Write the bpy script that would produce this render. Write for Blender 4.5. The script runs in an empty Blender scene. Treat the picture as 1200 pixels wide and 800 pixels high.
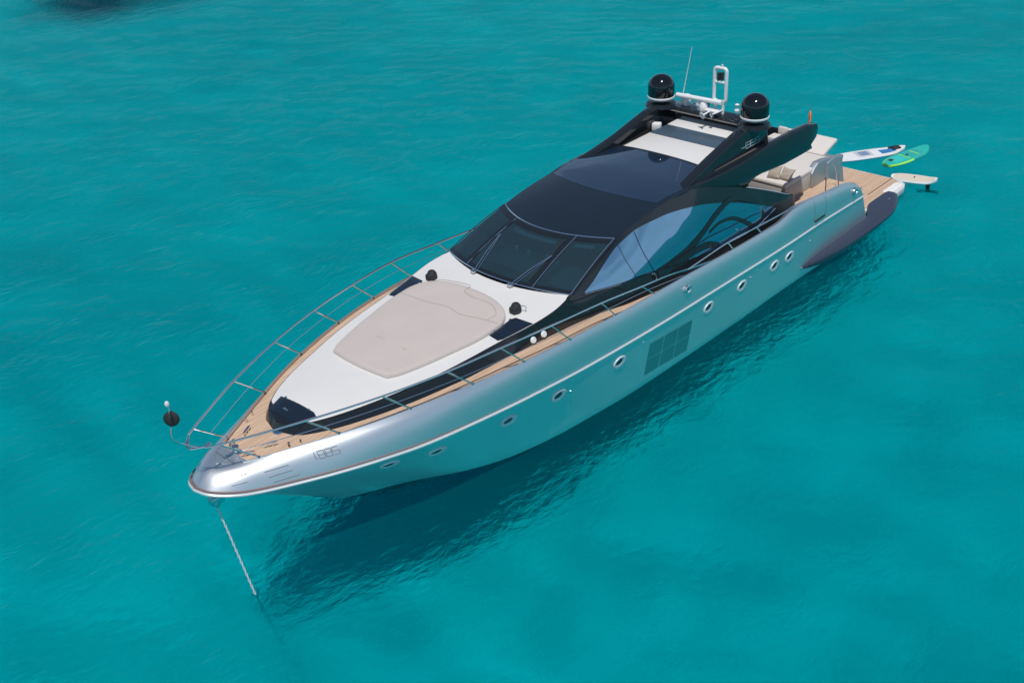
import bpy, bmesh, math, random
import numpy as np
from mathutils import Vector, Matrix
random.seed(7)
R = math.radians
scene = bpy.context.scene
COL = scene.collection

# ------------------------------------------------------------------ camera
cd = bpy.data.cameras.new("camera")
cam = bpy.data.objects.new("camera", cd)
COL.objects.link(cam)
cam_pos = Vector((36.4645, 19.0216, 17.5987))
yaw, pitch, roll = R(223.9744), R(30.2925), R(-3.4236)
fwd = Vector((math.cos(yaw) * math.cos(pitch), math.sin(yaw) * math.cos(pitch), -math.sin(pitch)))
rgt = fwd.cross(Vector((0, 0, 1))).normalized()
upv = rgt.cross(fwd)
r2 = rgt * math.cos(roll) + upv * math.sin(roll)
u2 = -rgt * math.sin(roll) + upv * math.cos(roll)
M = Matrix((r2, u2, -fwd)).transposed().to_4x4()
M.translation = cam_pos
cam.matrix_world = M
cd.sensor_width = 36.0
cd.lens = 1331.68 / 1200.0 * 36.0
cd.clip_start = 0.1
cd.clip_end = 8000
scene.camera = cam

# ------------------------------------------------------------------ world and sun
SUN_EL, SUN_AZ = R(67.5), R(43)
sdir = Vector((math.cos(SUN_EL) * math.cos(SUN_AZ), math.cos(SUN_EL) * math.sin(SUN_AZ), math.sin(SUN_EL)))
w = bpy.data.worlds.new("World")
scene.world = w
w.use_nodes = True
nt = w.node_tree
bg = nt.nodes["Background"]
sky = nt.nodes.new("ShaderNodeTexSky")
sky.sky_type = 'NISHITA'
sky.sun_disc = False
sky.sun_elevation = SUN_EL
sky.sun_rotation = math.atan2(sdir.x, sdir.y)
sky.air_density = 1.0
sky.dust_density = 0.2
sky.ozone_density = 1.2
# thin pale cloud haze low over the horizon
wtc = nt.nodes.new("ShaderNodeTexCoord")
wsp = nt.nodes.new("ShaderNodeSeparateXYZ"); nt.links.new(wtc.outputs["Generated"], wsp.inputs[0])
wno = nt.nodes.new("ShaderNodeTexNoise"); wno.inputs["Scale"].default_value = 3.0; wno.inputs["Detail"].default_value = 6
wmp = nt.nodes.new("ShaderNodeMapping"); wmp.inputs["Scale"].default_value = (1, 1, 3.5)
nt.links.new(wtc.outputs["Generated"], wmp.inputs[0]); nt.links.new(wmp.outputs[0], wno.inputs["Vector"])
wad = nt.nodes.new("ShaderNodeMath"); wad.operation = 'MULTIPLY_ADD'; wad.inputs[1].default_value = -0.75
nt.links.new(wno.outputs[0], wad.inputs[0]); nt.links.new(wsp.outputs[2], wad.inputs[2])
wmr = nt.nodes.new("ShaderNodeMapRange"); wmr.interpolation_type = 'SMOOTHSTEP'
wmr.inputs[1].default_value = -0.36; wmr.inputs[2].default_value = -0.04; wmr.inputs[3].default_value = 1.0; wmr.inputs[4].default_value = 0.0
nt.links.new(wad.outputs[0], wmr.inputs[0])
wmx = nt.nodes.new("ShaderNodeMix"); wmx.data_type = 'RGBA'; wmx.inputs[7].default_value = (5.6, 7.3, 9.6, 1)
nt.links.new(wmr.outputs[0], wmx.inputs[0]); nt.links.new(sky.outputs[0], wmx.inputs[6])
nt.links.new(wmx.outputs[2], bg.inputs[0])
bg.inputs[1].default_value = 0.078
sl = bpy.data.lights.new("sun", 'SUN')
sl.energy = 3.4
sl.angle = R(0.53)
sl.cycles.is_caustics_light = True   # lets sunlight reach the sea bed through the refracting water
sl.color = (1.0, 0.965, 0.91)
sun = bpy.data.objects.new("sun", sl)
sun.rotation_euler = (-sdir).to_track_quat('-Z', 'Y').to_euler()
sun.location = (30, 30, 60)
COL.objects.link(sun)
scene.view_settings.view_transform = 'Standard'
scene.view_settings.look = 'None'
scene.view_settings.gamma = 1
scene.view_settings.exposure = 0.0
scene.view_settings.use_curve_mapping = False

# ------------------------------------------------------------------ helpers
def pchip(tab):
    tab = sorted(tab)
    xs = [t[0] for t in tab]; ys = [t[1] for t in tab]
    n = len(xs)
    h = [xs[i + 1] - xs[i] for i in range(n - 1)]
    d = [(ys[i + 1] - ys[i]) / h[i] for i in range(n - 1)]
    m = [d[0]] + [0] * (n - 2) + [d[-1]]
    for i in range(1, n - 1):
        if d[i - 1] * d[i] > 0:
            w1 = 2 * h[i] + h[i - 1]; w2 = h[i] + 2 * h[i - 1]
            m[i] = (w1 + w2) / (w1 / d[i - 1] + w2 / d[i])
    def f(x):
        if x <= xs[0]: return ys[0]
        if x >= xs[-1]: return ys[-1]
        lo = 0
        while xs[lo + 1] < x: lo += 1
        t = (x - xs[lo]) / h[lo]
        return ((2*t**3 - 3*t**2 + 1) * ys[lo] + (t**3 - 2*t**2 + t) * h[lo] * m[lo]
                + (-2*t**3 + 3*t**2) * ys[lo + 1] + (t**3 - t**2) * h[lo] * m[lo + 1])
    return f

def spline(pts, n=6, closed=False):
    P = [Vector(p) for p in pts]
    if len(P) < 3: return P
    out = []
    N = len(P)
    rng = range(N if closed else N - 1)
    for i in rng:
        if closed:
            p0, p1, p2, p3 = P[(i-1) % N], P[i], P[(i+1) % N], P[(i+2) % N]
        else:
            p0 = P[i-1] if i > 0 else P[0] * 2 - P[1]
            p1, p2 = P[i], P[i+1]
            p3 = P[i+2] if i + 2 < N else P[-1] * 2 - P[-2]
        for k in range(n):
            t = k / n
            out.append(0.5 * ((2*p1) + (-p0+p2)*t + (2*p0-5*p1+4*p2-p3)*t*t + (-p0+3*p1-3*p2+p3)*t**3))
    if not closed: out.append(P[-1])
    return out

class MB:
    def __init__(s): s.v = []; s.f = []
    def add(s, vs, fs):
        o = len(s.v); s.v += [tuple(v) for v in vs]; s.f += [tuple(i + o for i in f) for f in fs]; return s
    def grid(s, rows, close_u=False, close_v=False, flip=False):
        nr, nc = len(rows), len(rows[0])
        vs = [v for r in rows for v in r]; fs = []
        for i in range(nr if close_u else nr - 1):
            for j in range(nc if close_v else nc - 1):
                a, b = i*nc+j, i*nc+(j+1) % nc
                c, d = ((i+1) % nr)*nc+(j+1) % nc, ((i+1) % nr)*nc+j
                fs.append((a, d, c, b) if flip else (a, b, c, d))
        return s.add(vs, fs)
    def bm_add(s, bm):
        bm.verts.ensure_lookup_table(); bm.verts.index_update()
        s.add([v.co.copy() for v in bm.verts], [[v.index for v in f.verts] for f in bm.faces]); bm.free(); return s
    def box(s, c, size, bev=0.0, rot=None, seg=2):
        bm = bmesh.new(); bmesh.ops.create_cube(bm, size=1)
        for v in bm.verts: v.co = Vector((v.co.x*size[0], v.co.y*size[1], v.co.z*size[2]))
        if bev > 0: bmesh.ops.bevel(bm, geom=bm.edges[:], offset=bev, segments=seg, affect='EDGES', profile=0.5)
        m = rot if rot else Matrix.Identity(3)
        for v in bm.verts: v.co = m @ v.co + Vector(c)
        return s.bm_add(bm)
    def prism(s, poly, axis, a, b, bev=0.0, seg=2, fn=None):
        """poly of 2-d points in the two other axes, extruded along axis from a to b"""
        bm = bmesh.new()
        def mk(p, h):
            if axis == 'y': return Vector((p[0], h, p[1]))
            if axis == 'z': return Vector((p[0], p[1], h))
            return Vector((h, p[0], p[1]))
        A = [bm.verts.new(mk(p, a)) for p in poly]; B = [bm.verts.new(mk(p, b)) for p in poly]
        bm.faces.new(A); bm.faces.new(B[::-1])
        n = len(poly)
        for i in range(n): bm.faces.new((A[i], B[i], B[(i+1) % n], A[(i+1) % n]))
        bmesh.ops.recalc_face_normals(bm, faces=bm.faces[:])
        if bev > 0: bmesh.ops.bevel(bm, geom=bm.edges[:], offset=bev, segments=seg, affect='EDGES', profile=0.5, clamp_overlap=True)
        bmesh.ops.triangulate(bm, faces=[f for f in bm.faces if len(f.verts) > 4])
        if fn:
            for v in bm.verts: v.co = Vector(fn(v.co))
        return s.bm_add(bm)
    def tube(s, pts, r, n=10, closed=False, caps=True):
        P = [Vector(p) for p in pts]; N = len(P); rows = []
        rr = r if hasattr(r, '__len__') else [r] * N
        up = Vector((0, 0, 1)); prev = None
        for i in range(N):
            if closed: t = P[(i+1) % N] - P[i-1]
            else: t = P[min(i+1, N-1)] - P[max(i-1, 0)]
            t.normalize()
            if prev is None:
                a = t.cross(up if abs(t.z) < 0.9 else Vector((1, 0, 0))).normalized()
            else:
                a = (prev - t * prev.dot(t)).normalized()
            prev = a; b = t.cross(a)
            rows.append([P[i] + (a*math.cos(2*math.pi*k/n) + b*math.sin(2*math.pi*k/n)) * rr[i] for k in range(n)])
        o = len(s.v)
        s.grid(rows, close_u=closed, close_v=True)
        if caps and not closed:
            s.f.append(tuple(o + k for k in range(n))[::-1]); s.f.append(tuple(o + (N-1)*n + k for k in range(n)))
        return s
    def lathe(s, prof, c, n=28, axis=None):
        """prof list of (r,z)"""
        q = Vector((0, 0, 1)).rotation_difference(Vector(axis)) if axis else None
        rows = []
        for r, z in prof:
            row = []
            for k in range(n):
                a = 2*math.pi*k/n; v = Vector((r*math.cos(a), r*math.sin(a), z))
                if q: v = q @ v
                row.append(v + Vector(c))
            rows.append(row)
        return s.grid(rows, close_v=True)

def obj(name, mb, mat, parent=None, angle=35, subsurf=0, label=None):
    me = bpy.data.meshes.new(name)
    me.from_pydata([tuple(v) for v in mb.v], [], mb.f)
    bm = bmesh.new(); bm.from_mesh(me)
    bmesh.ops.remove_doubles(bm, verts=bm.verts[:], dist=1e-5)
    bmesh.ops.recalc_face_normals(bm, faces=bm.faces[:])
    bm.to_mesh(me); bm.free()
    for p in me.polygons: p.use_smooth = True
    me.set_sharp_from_angle(angle=R(angle))
    me.materials.append(mat)
    o = bpy.data.objects.new(name, me); COL.objects.link(o)
    if parent:
        o.parent = parent
        # origins stay in world metres; undo the root's offset
        root = parent
        off = Vector((0, 0, 0))
        while root is not None:
            off += root.location; root = root.parent
        o.location = -off
    if subsurf:
        m = o.modifiers.new("s", 'SUBSURF'); m.levels = m.render_levels = subsurf
    if label: o["label"] = label
    return o

def empty(name, loc, label, cat, group=None):
    e = bpy.data.objects.new(name, None); COL.objects.link(e); e.location = loc
    e.empty_display_size = 0.3
    e["label"] = label; e["category"] = cat
    if group: e["group"] = group
    return e

def tag(o, label=None, cat=None, group=None, kind=None):
    if label: o["label"] = label
    if cat: o["category"] = cat
    if group: o["group"] = group
    if kind: o["kind"] = kind
    return o

# ------------------------------------------------------------------ materials
def mat(name, col, rough=0.4, metal=0.0, coat=0.0, spec=0.5, var=0.0, vscale=3.0, bump=0.0, bscale=40.0, rvar=0.0, coat_rough=0.05, sheen=0.0):
    m = bpy.data.materials.new(name); m.use_nodes = True
    n = m.node_tree; b = n.nodes["Principled BSDF"]
    b.inputs["Base Color"].default_value = (*col, 1)
    b.inputs["Roughness"].default_value = rough
    b.inputs["Metallic"].default_value = metal
    b.inputs["Coat Weight"].default_value = coat
    b.inputs["Coat Roughness"].default_value = coat_rough
    b.inputs["Specular IOR Level"].default_value = spec
    if sheen: b.inputs["Sheen Weight"].default_value = sheen
    tc = n.nodes.new("ShaderNodeTexCoord")
    if var or rvar:
        nz = n.nodes.new("ShaderNodeTexNoise"); nz.inputs["Scale"].default_value = vscale
        nz.inputs["Detail"].default_value = 5
        n.links.new(tc.outputs["Object"], nz.inputs["Vector"])
        if var:
            mx = n.nodes.new("ShaderNodeMix"); mx.data_type = 'RGBA'
            mx.inputs[6].default_value = (*[c*(1-var) for c in col], 1)
            mx.inputs[7].default_value = (*[min(1, c*(1+var)) for c in col], 1)
            n.links.new(nz.outputs[0], mx.inputs[0]); n.links.new(mx.outputs[2], b.inputs["Base Color"])
        if rvar:
            mr = n.nodes.new("ShaderNodeMapRange")
            mr.inputs[3].default_value = max(0, rough - rvar); mr.inputs[4].default_value = rough + rvar
            n.links.new(nz.outputs[0], mr.inputs[0]); n.links.new(mr.outputs[0], b.inputs["Roughness"])
    if bump:
        nb = n.nodes.new("ShaderNodeTexNoise"); nb.inputs["Scale"].default_value = bscale
        nb.inputs["Detail"].default_value = 4
        bp = n.nodes.new("ShaderNodeBump"); bp.inputs["Strength"].default_value = 1.0
        bp.inputs["Distance"].default_value = bump
        n.links.new(tc.outputs["Object"], nb.inputs["Vector"]); n.links.new(nb.outputs[0], bp.inputs["Height"])
        n.links.new(bp.outputs[0], b.inputs["Normal"])
    return m

M_SILVER = mat("silver_paint", (0.78, 0.81, 0.82), rough=0.42, metal=0.98, coat=0.0, var=0.02, vscale=0.7, rvar=0.02)
M_SILVER_SATIN = mat("satin_silver_moulding", (0.42, 0.47, 0.50), rough=0.55, metal=0.85, var=0.03)
M_WHITE_GEL = mat("white_gelcoat", (0.66, 0.65, 0.635), rough=0.45, var=0.03, vscale=2.0, bump=0.002, bscale=25)
M_BLACK_GLOSS = mat("black_gloss_paint", (0.012, 0.016, 0.020), rough=0.10, coat=0.25, spec=0.4, rvar=0.02, vscale=2)
M_BLACK_SATIN = mat("black_satin_roof", (0.010, 0.018, 0.028), rough=0.22, spec=0.6, rvar=0.04, vscale=3)
M_ROOF_GLASS = mat("tinted_roof_glass", (0.012, 0.025, 0.05), rough=0.03, spec=1.0, coat=1.0)
M_BLACK_MATT = mat("black_matt", (0.02, 0.022, 0.025), rough=0.6, var=0.1)
M_DARK_GREY = mat("grey_brown_panel", (0.13, 0.115, 0.105), rough=0.5, var=0.15, vscale=4)  # plain grey brown with random mottling
M_NAVY = mat("dark_slate_paint", (0.035, 0.045, 0.075), rough=0.35, spec=0.5, var=0.08)
M_HATCH = mat("tinted_hatch_acrylic", (0.010, 0.018, 0.032), rough=0.16, spec=0.6)
M_STEEL = mat("polished_steel", (0.72, 0.74, 0.75), rough=0.13, metal=1.0)
M_RUB = mat("bright_rub_strake", (0.74, 0.75, 0.76), rough=0.3, metal=0.4)
M_CUSHION = mat("taupe_upholstery", (0.50, 0.44, 0.41), rough=0.85, var=0.05, vscale=1.6, bump=0.006, bscale=5, sheen=0.2)
M_CUSH_DARK = mat("taupe_seam", (0.41, 0.355, 0.325), rough=0.9)
M_PILLOW = mat("sand_pillow_cloth", (0.40, 0.34, 0.28), rough=0.9, var=0.15, vscale=18, bump=0.01, bscale=14, sheen=0.3)
M_CREAM = mat("cream_upholstery", (0.62, 0.58, 0.54), rough=0.8, var=0.04, vscale=2, bump=0.006, bscale=6)
M_WHITE_PLASTIC = mat("white_plastic", (0.74, 0.75, 0.75), rough=0.3, var=0.02)
M_DOME = mat("black_dome_gelcoat", (0.006, 0.008, 0.011), rough=0.07, coat=0.3)
M_RED = mat("red_cloth", (0.55, 0.05, 0.04), rough=0.8)
M_YELLOW = mat("orange_yellow_cloth", (0.75, 0.38, 0.06), rough=0.8)
M_LOGO = mat("pale_aqua_badge", (0.36, 0.52, 0.55), rough=0.3, metal=0.3)
M_LOGO_GREY = mat("grey_relief_badge", (0.26, 0.29, 0.31), rough=0.35, metal=0.6)
M_BLUE = mat("blue_deck_pad", (0.03, 0.17, 0.42), rough=0.6, var=0.08)
M_TURQ = mat("turquoise_board_deck", (0.02, 0.42, 0.36), rough=0.5, var=0.1, vscale=5)
M_LIME = mat("lime_board_rail", (0.30, 0.75, 0.10), rough=0.4)
M_BOARD_SAND = mat("sand_board_deck", (0.62, 0.55, 0.44), rough=0.55, var=0.06, vscale=5)
M_LAV = mat("slate_grey_console", (0.13, 0.15, 0.20), rough=0.4, var=0.05)
M_CHAIN = mat("galvanised_chain", (0.55, 0.56, 0.56), rough=0.6, metal=0.0)
M_BLUEBAND = mat("blue_grey_sunroof_glass", (0.060, 0.095, 0.135), rough=0.25, spec=0.4)
M_CABIN_IN = mat("dark_cabin_trim", (0.035, 0.055, 0.06), rough=0.6, var=0.2, vscale=3)
M_DASH = mat("dashboard_leather", (0.09, 0.14, 0.145), rough=0.6, var=0.1, vscale=2)
M_TEAK_SHADE = None

def teak_mat():
    m = bpy.data.materials.new("teak_planking"); m.use_nodes = True
    n = m.node_tree; b = n.nodes["Principled BSDF"]
    tc = n.nodes.new("ShaderNodeTexCoord")
    sep = n.nodes.new("ShaderNodeSeparateXYZ"); n.links.new(tc.outputs["Object"], sep.inputs[0])
    d = n.nodes.new("ShaderNodeMath"); d.operation = 'DIVIDE'; d.inputs[1].default_value = 0.055
    n.links.new(sep.outputs[1], d.inputs[0])
    fr = n.nodes.new("ShaderNodeMath"); fr.operation = 'FRACT'; n.links.new(d.outputs[0], fr.inputs[0])
    lt = n.nodes.new("ShaderNodeMath"); lt.operation = 'LESS_THAN'; lt.inputs[1].default_value = 0.09
    n.links.new(fr.outputs[0], lt.inputs[0])
    fl = n.nodes.new("ShaderNodeMath"); fl.operation = 'FLOOR'; n.links.new(d.outputs[0], fl.inputs[0])
    wn = n.nodes.new("ShaderNodeTexWhiteNoise"); wn.noise_dimensions = '1D'; n.links.new(fl.outputs[0], wn.inputs["W"])
    mp = n.nodes.new("ShaderNodeMapping"); mp.inputs["Scale"].default_value = (1.2, 14, 3)
    n.links.new(tc.outputs["Object"], mp.inputs[0])
    nz = n.nodes.new("ShaderNodeTexNoise"); nz.inputs["Scale"].default_value = 2.0; nz.inputs["Detail"].default_value = 6
    n.links.new(mp.outputs[0], nz.inputs["Vector"])
    ad = n.nodes.new("ShaderNodeMath"); ad.operation = 'MULTIPLY_ADD'; ad.inputs[1].default_value = 0.35
    n.links.new(wn.outputs["Value"], ad.inputs[0]); n.links.new(nz.outputs[0], ad.inputs[2])
    cr = n.nodes.new("ShaderNodeValToRGB")
    cr.color_ramp.elements[0].position = 0.35; cr.color_ramp.elements[0].color = (0.47, 0.31, 0.205, 1)
    cr.color_ramp.elements[1].position = 0.95; cr.color_ramp.elements[1].color = (0.64, 0.46, 0.325, 1)
    n.links.new(ad.outputs[0], cr.inputs[0])
    mx = n.nodes.new("ShaderNodeMix"); mx.data_type = 'RGBA'
    mx.inputs[7].default_value = (0.30, 0.205, 0.145, 1)
    n.links.new(lt.outputs[0], mx.inputs[0]); n.links.new(cr.outputs[0], mx.inputs[6])
    n.links.new(mx.outputs[2], b.inputs["Base Color"])
    b.inputs["Roughness"].default_value = 0.7
    return m
M_TEAK = teak_mat()

def glass_mat(name, tint, transp, rough=0.02, ior=1.5):
    """coated tinted glass: a fresnel mirror over a tinted see-through body"""
    m = bpy.data.materials.new(name); m.use_nodes = True
    n = m.node_tree; n.nodes.clear()
    out = n.nodes.new("ShaderNodeOutputMaterial")
    tr = n.nodes.new("ShaderNodeBsdfTransparent"); tr.inputs[0].default_value = (*tint, 1)
    df = n.nodes.new("ShaderNodeBsdfDiffuse"); df.inputs[0].default_value = (*[c*0.25 for c in tint], 1)
    mx0 = n.nodes.new("ShaderNodeMixShader"); mx0.inputs[0].default_value = transp
    n.links.new(df.outputs[0], mx0.inputs[1]); n.links.new(tr.outputs[0], mx0.inputs[2])
    gl = n.nodes.new("ShaderNodeBsdfGlossy"); gl.inputs["Roughness"].default_value = rough
    fr = n.nodes.new("ShaderNodeFresnel"); fr.inputs[0].default_value = ior
    mx = n.nodes.new("ShaderNodeMixShader")
    n.links.new(fr.outputs[0], mx.inputs[0]); n.links.new(mx0.outputs[0], mx.inputs[1]); n.links.new(gl.outputs[0], mx.inputs[2])
    n.links.new(mx.outputs[0], out.inputs[0])
    return m
M_WINDSHIELD = glass_mat("tinted_windshield_glass", (0.16, 0.34, 0.44), 0.60, ior=1.5)
M_SIDE_GLASS = mat("mirror_coated_side_glass", (0.27, 0.45, 0.58), rough=0.03, metal=1.0)
M_PORT_RING = mat("satin_porthole_rim", (0.66, 0.69, 0.73), rough=0.35, metal=0.15)
M_PORT_GLASS = mat("porthole_glass", (0.01, 0.02, 0.025), rough=0.05, spec=0.9)

# ------------------------------------------------------------------ water
DEPTH = 5.5
WEED = (-6.0, -61.0, 0)
class NT:
    def __init__(s, name):
        s.m = bpy.data.materials.new(name); s.m.use_nodes = True
        s.n = s.m.node_tree; s.L = s.n.links; s.b = s.n.nodes["Principled BSDF"]
        s.tc = s.n.nodes.new("ShaderNodeTexCoord")
    def noise(s, scale, detail=4, rough=0.5, mapscale=None, rot=0, dist=0.0):
        nz = s.n.nodes.new("ShaderNodeTexNoise"); nz.inputs["Scale"].default_value = scale
        nz.inputs["Detail"].default_value = detail; nz.inputs["Roughness"].default_value = rough
        nz.inputs["Distortion"].default_value = dist
        mp = s.n.nodes.new("ShaderNodeMapping"); mp.inputs["Rotation"].default_value = (0, 0, rot)
        if mapscale: mp.inputs["Scale"].default_value = mapscale
        s.L.new(s.tc.outputs["Object"], mp.inputs[0]); s.L.new(mp.outputs[0], nz.inputs["Vector"])
        return nz.outputs[0]
    def math(s, op, *a):
        k = s.n.nodes.new("ShaderNodeMath"); k.operation = op
        for i, q in enumerate(a):
            if isinstance(q, (int, float)): k.inputs[i].default_value = q
            else: s.L.new(q, k.inputs[i])
        return k.outputs[0]

def seabed_mat():
    t = NT("pale_sand_and_weed"); n = t.n; L = t.L
    n1 = t.noise(0.05, 3, 0.55, dist=0.6); n2 = t.noise(0.42, 8, 0.68, mapscale=(1, 1.5, 1), rot=R(35), dist=0.9)
    s_ = t.math('MULTIPLY_ADD', n1, 0.4, t.math('MULTIPLY', n2, 0.6))
    cr = n.nodes.new("ShaderNodeValToRGB"); e = cr.color_ramp.elements
    e[0].position = 0.38; e[0].color = SAND_DARK
    e[1].position = 0.62; e[1].color = SAND_LIGHT
    L.new(s_, cr.inputs[0])
    sub = n.nodes.new("ShaderNodeVectorMath"); sub.operation = 'SUBTRACT'; sub.inputs[1].default_value = WEED
    L.new(t.tc.outputs["Object"], sub.inputs[0])
    mp = n.nodes.new("ShaderNodeMapping"); mp.vector_type = 'TEXTURE'
    mp.inputs["Rotation"].default_value = (0, 0, R(134)); mp.inputs["Scale"].default_value = (7.6, 7.6, 100)
    L.new(sub.outputs[0], mp.inputs[0])
    ln = n.nodes.new("ShaderNodeVectorMath"); ln.operation = 'LENGTH'; L.new(mp.outputs[0], ln.inputs[0])
    dd = t.math('ADD', ln.outputs["Value"], t.math('MULTIPLY', t.math('SUBTRACT', t.noise(0.3, 6, 0.65), 0.5), 1.6))
    mr = n.nodes.new("ShaderNodeMapRange"); mr.inputs[1].default_value = 0.35; mr.inputs[2].default_value = 1.05
    mr.inputs[3].default_value = 1.0; mr.inputs[4].default_value = 0.0
    L.new(dd, mr.inputs[0])
    mx = n.nodes.new("ShaderNodeMix"); mx.data_type = 'RGBA'; mx.inputs[7].default_value = (0.01, 0.025, 0.055, 1)
    L.new(mr.outputs[0], mx.inputs[0]); L.new(cr.outputs[0], mx.inputs[6])
    L.new(mx.outputs[2], t.b.inputs["Base Color"])
    t.b.inputs["Roughness"].default_value = 0.9
    t.b.inputs["Specular IOR Level"].default_value = 0.0
    return t.m
SAND_DARK = (0.38, 0.40, 0.44, 1); SAND_LIGHT = (0.54, 0.56, 0.57, 1)

def water_mat():
    t = NT("turquoise_sea_water"); n = t.n; L = t.L
    n.nodes.remove(t.b)
    out = n.nodes["Material Output"]
    r1 = t.noise(0.9, 3, 0.55, mapscale=(1, 1.9, 1), rot=R(40), dist=0.4)
    r2_ = t.noise(3.2, 4, 0.6, mapscale=(1, 1.7, 1), rot=R(52), dist=0.5)
    r3 = t.noise(10.0, 3, 0.6, mapscale=(1, 1.5, 1), rot=R(30))
    h = t.math('ADD', t.math('MULTIPLY', r1, 0.15), t.math('MULTIPLY', r2_, 0.072))
    h = t.math('ADD', h, t.math('MULTIPLY', r3, 0.017))
    gust = t.noise(0.045, 3, 0.6, rot=R(20), dist=1.2)      # calmer and rougher patches
    h = t.math('MULTIPLY', h, t.math('MULTIPLY_ADD', gust, 1.7, 0.15))
    bp = n.nodes.new("ShaderNodeBump"); bp.inputs["Strength"].default_value = 1.0; bp.inputs["Distance"].default_value = 0.8
    L.new(h, bp.inputs["Height"])
    tr = n.nodes.new("ShaderNodeBsdfRefraction"); tr.inputs["IOR"].default_value = 1.333; tr.inputs["Roughness"].default_value = 0.0
    tr.inputs["Color"].default_value = (0.0, 0.925, 0.965, 1); L.new(bp.outputs[0], tr.inputs["Normal"])
    df = n.nodes.new("ShaderNodeBsdfDiffuse"); df.inputs[0].default_value = (0.0, 0.30, 0.35, 1); L.new(bp.outputs[0], df.inputs["Normal"])
    m0 = n.nodes.new("ShaderNodeMixShader"); m0.inputs[0].default_value = 0.09
    L.new(tr.outputs[0], m0.inputs[1]); L.new(df.outputs[0], m0.inputs[2])
    gl = n.nodes.new("ShaderNodeBsdfGlossy"); gl.inputs["Roughness"].default_value = 0.05; L.new(bp.outputs[0], gl.inputs["Normal"])
    fr = n.nodes.new("ShaderNodeFresnel"); fr.inputs[0].default_value = 1.18; L.new(bp.outputs[0], fr.inputs["Normal"])
    m1 = n.nodes.new("ShaderNodeMixShader")
    L.new(t.math('MULTIPLY', fr.outputs[0], 0.22), m1.inputs[0]); L.new(m0.outputs[0], m1.inputs[1]); L.new(gl.outputs[0], m1.inputs[2])
    L.new(m1.outputs[0], out.inputs[0])
    return t.m

def build_water():
    def axis(lo, hi, step, far):
        a = list(np.arange(lo, hi + 1e-6, step)); g = step
        up, dn = [a[-1]], [a[0]]
        while up[-1] < far: g *= 1.18; up.append(up[-1] + g)
        g = step
        while dn[-1] > -far: g *= 1.18; dn.append(dn[-1] - g)
        return np.array(dn[:0:-1] + a + up[1:])
    X = axis(-35, 42, 0.22, 3000); Y = axis(-40, 26, 0.22, 3000)
    gx, gy = np.meshgrid(X, Y, indexing='ij')
    z = np.zeros_like(gx); rs = np.random.RandomState(3)
    for i in range(34):
        lam = 0.9 * 1.105 ** i * rs.uniform(0.9, 1.1)
        if lam > 14: lam = rs.uniform(1.0, 6)
        a = R(225 + rs.normal(0, 38)); k = 2*math.pi/lam
        amp = 0.0022 * lam ** 0.85
        z += amp * np.sin(k*(gx*math.cos(a) + gy*math.sin(a)) + rs.uniform(0, 6.28) + 0.6*np.sin(0.13*gx+0.21*gy+i))
    dist = np.sqrt((gx-5)**2 + (gy+5)**2)
    z *= np.clip((120 - dist) / 60, 0, 1)
    co = np.stack([gx, gy, z], -1).reshape(-1, 3)
    nx, ny = gx.shape
    idx = np.arange(nx*ny).reshape(nx, ny)
    q = np.stack([idx[:-1, :-1], idx[1:, :-1], idx[1:, 1:], idx[:-1, 1:]], -1).reshape(-1, 4)
    def sheet(name, co, m):
        me = bpy.data.meshes.new(name)
        me.vertices.add(len(co)); me.vertices.foreach_set("co", co.ravel())
        me.loops.add(q.size); me.loops.foreach_set("vertex_index", q.ravel())
        me.polygons.add(len(q)); me.polygons.foreach_set("loop_start", np.arange(0, q.size, 4))
        me.polygons.foreach_set("use_smooth", np.ones(len(q), bool))
        me.update(); me.validate(); me.materials.append(m)
        o = bpy.data.objects.new(name, me); COL.objects.link(o); return o
    wo = sheet("water", co, water_mat()); wo.cycles.is_caustics_caster = True
    tag(wo, "clear turquoise sea with small ripples", None, None, "structure")
    # sandy sea bed; low bars and hollows added to make shadow edges wavy
    zb = np.full_like(gx, -DEPTH); rs = np.random.RandomState(11)
    for i in range(26):
        lam = 1.3 * 1.11 ** i * rs.uniform(0.9, 1.1); a = rs.uniform(0, 6.28); k = 2*math.pi/lam
        zb += 0.011 * lam ** 0.8 * np.sin(k*(gx*math.cos(a) + gy*math.sin(a)) + rs.uniform(0, 6.28) + 1.1*np.sin(0.31*gx + 0.17*gy + i) + 0.9*np.sin(0.23*gy - 0.4*gx + 2*i)) * np.clip((90 - dist) / 40, 0, 1)
    co = np.stack([gx, gy, zb], -1).reshape(-1, 3)
    so = sheet("seabed", co, seabed_mat()); so.cycles.is_caustics_receiver = True
    tag(so, "pale sandy sea bed under the clear water", None, None, "structure")
build_water()

# ------------------------------------------------------------------ yacht : hull
yacht = empty("motor_yacht", (13, 0, 0), "silver and black motor yacht with tinted windows anchored on turquoise water", "yacht")

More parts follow.
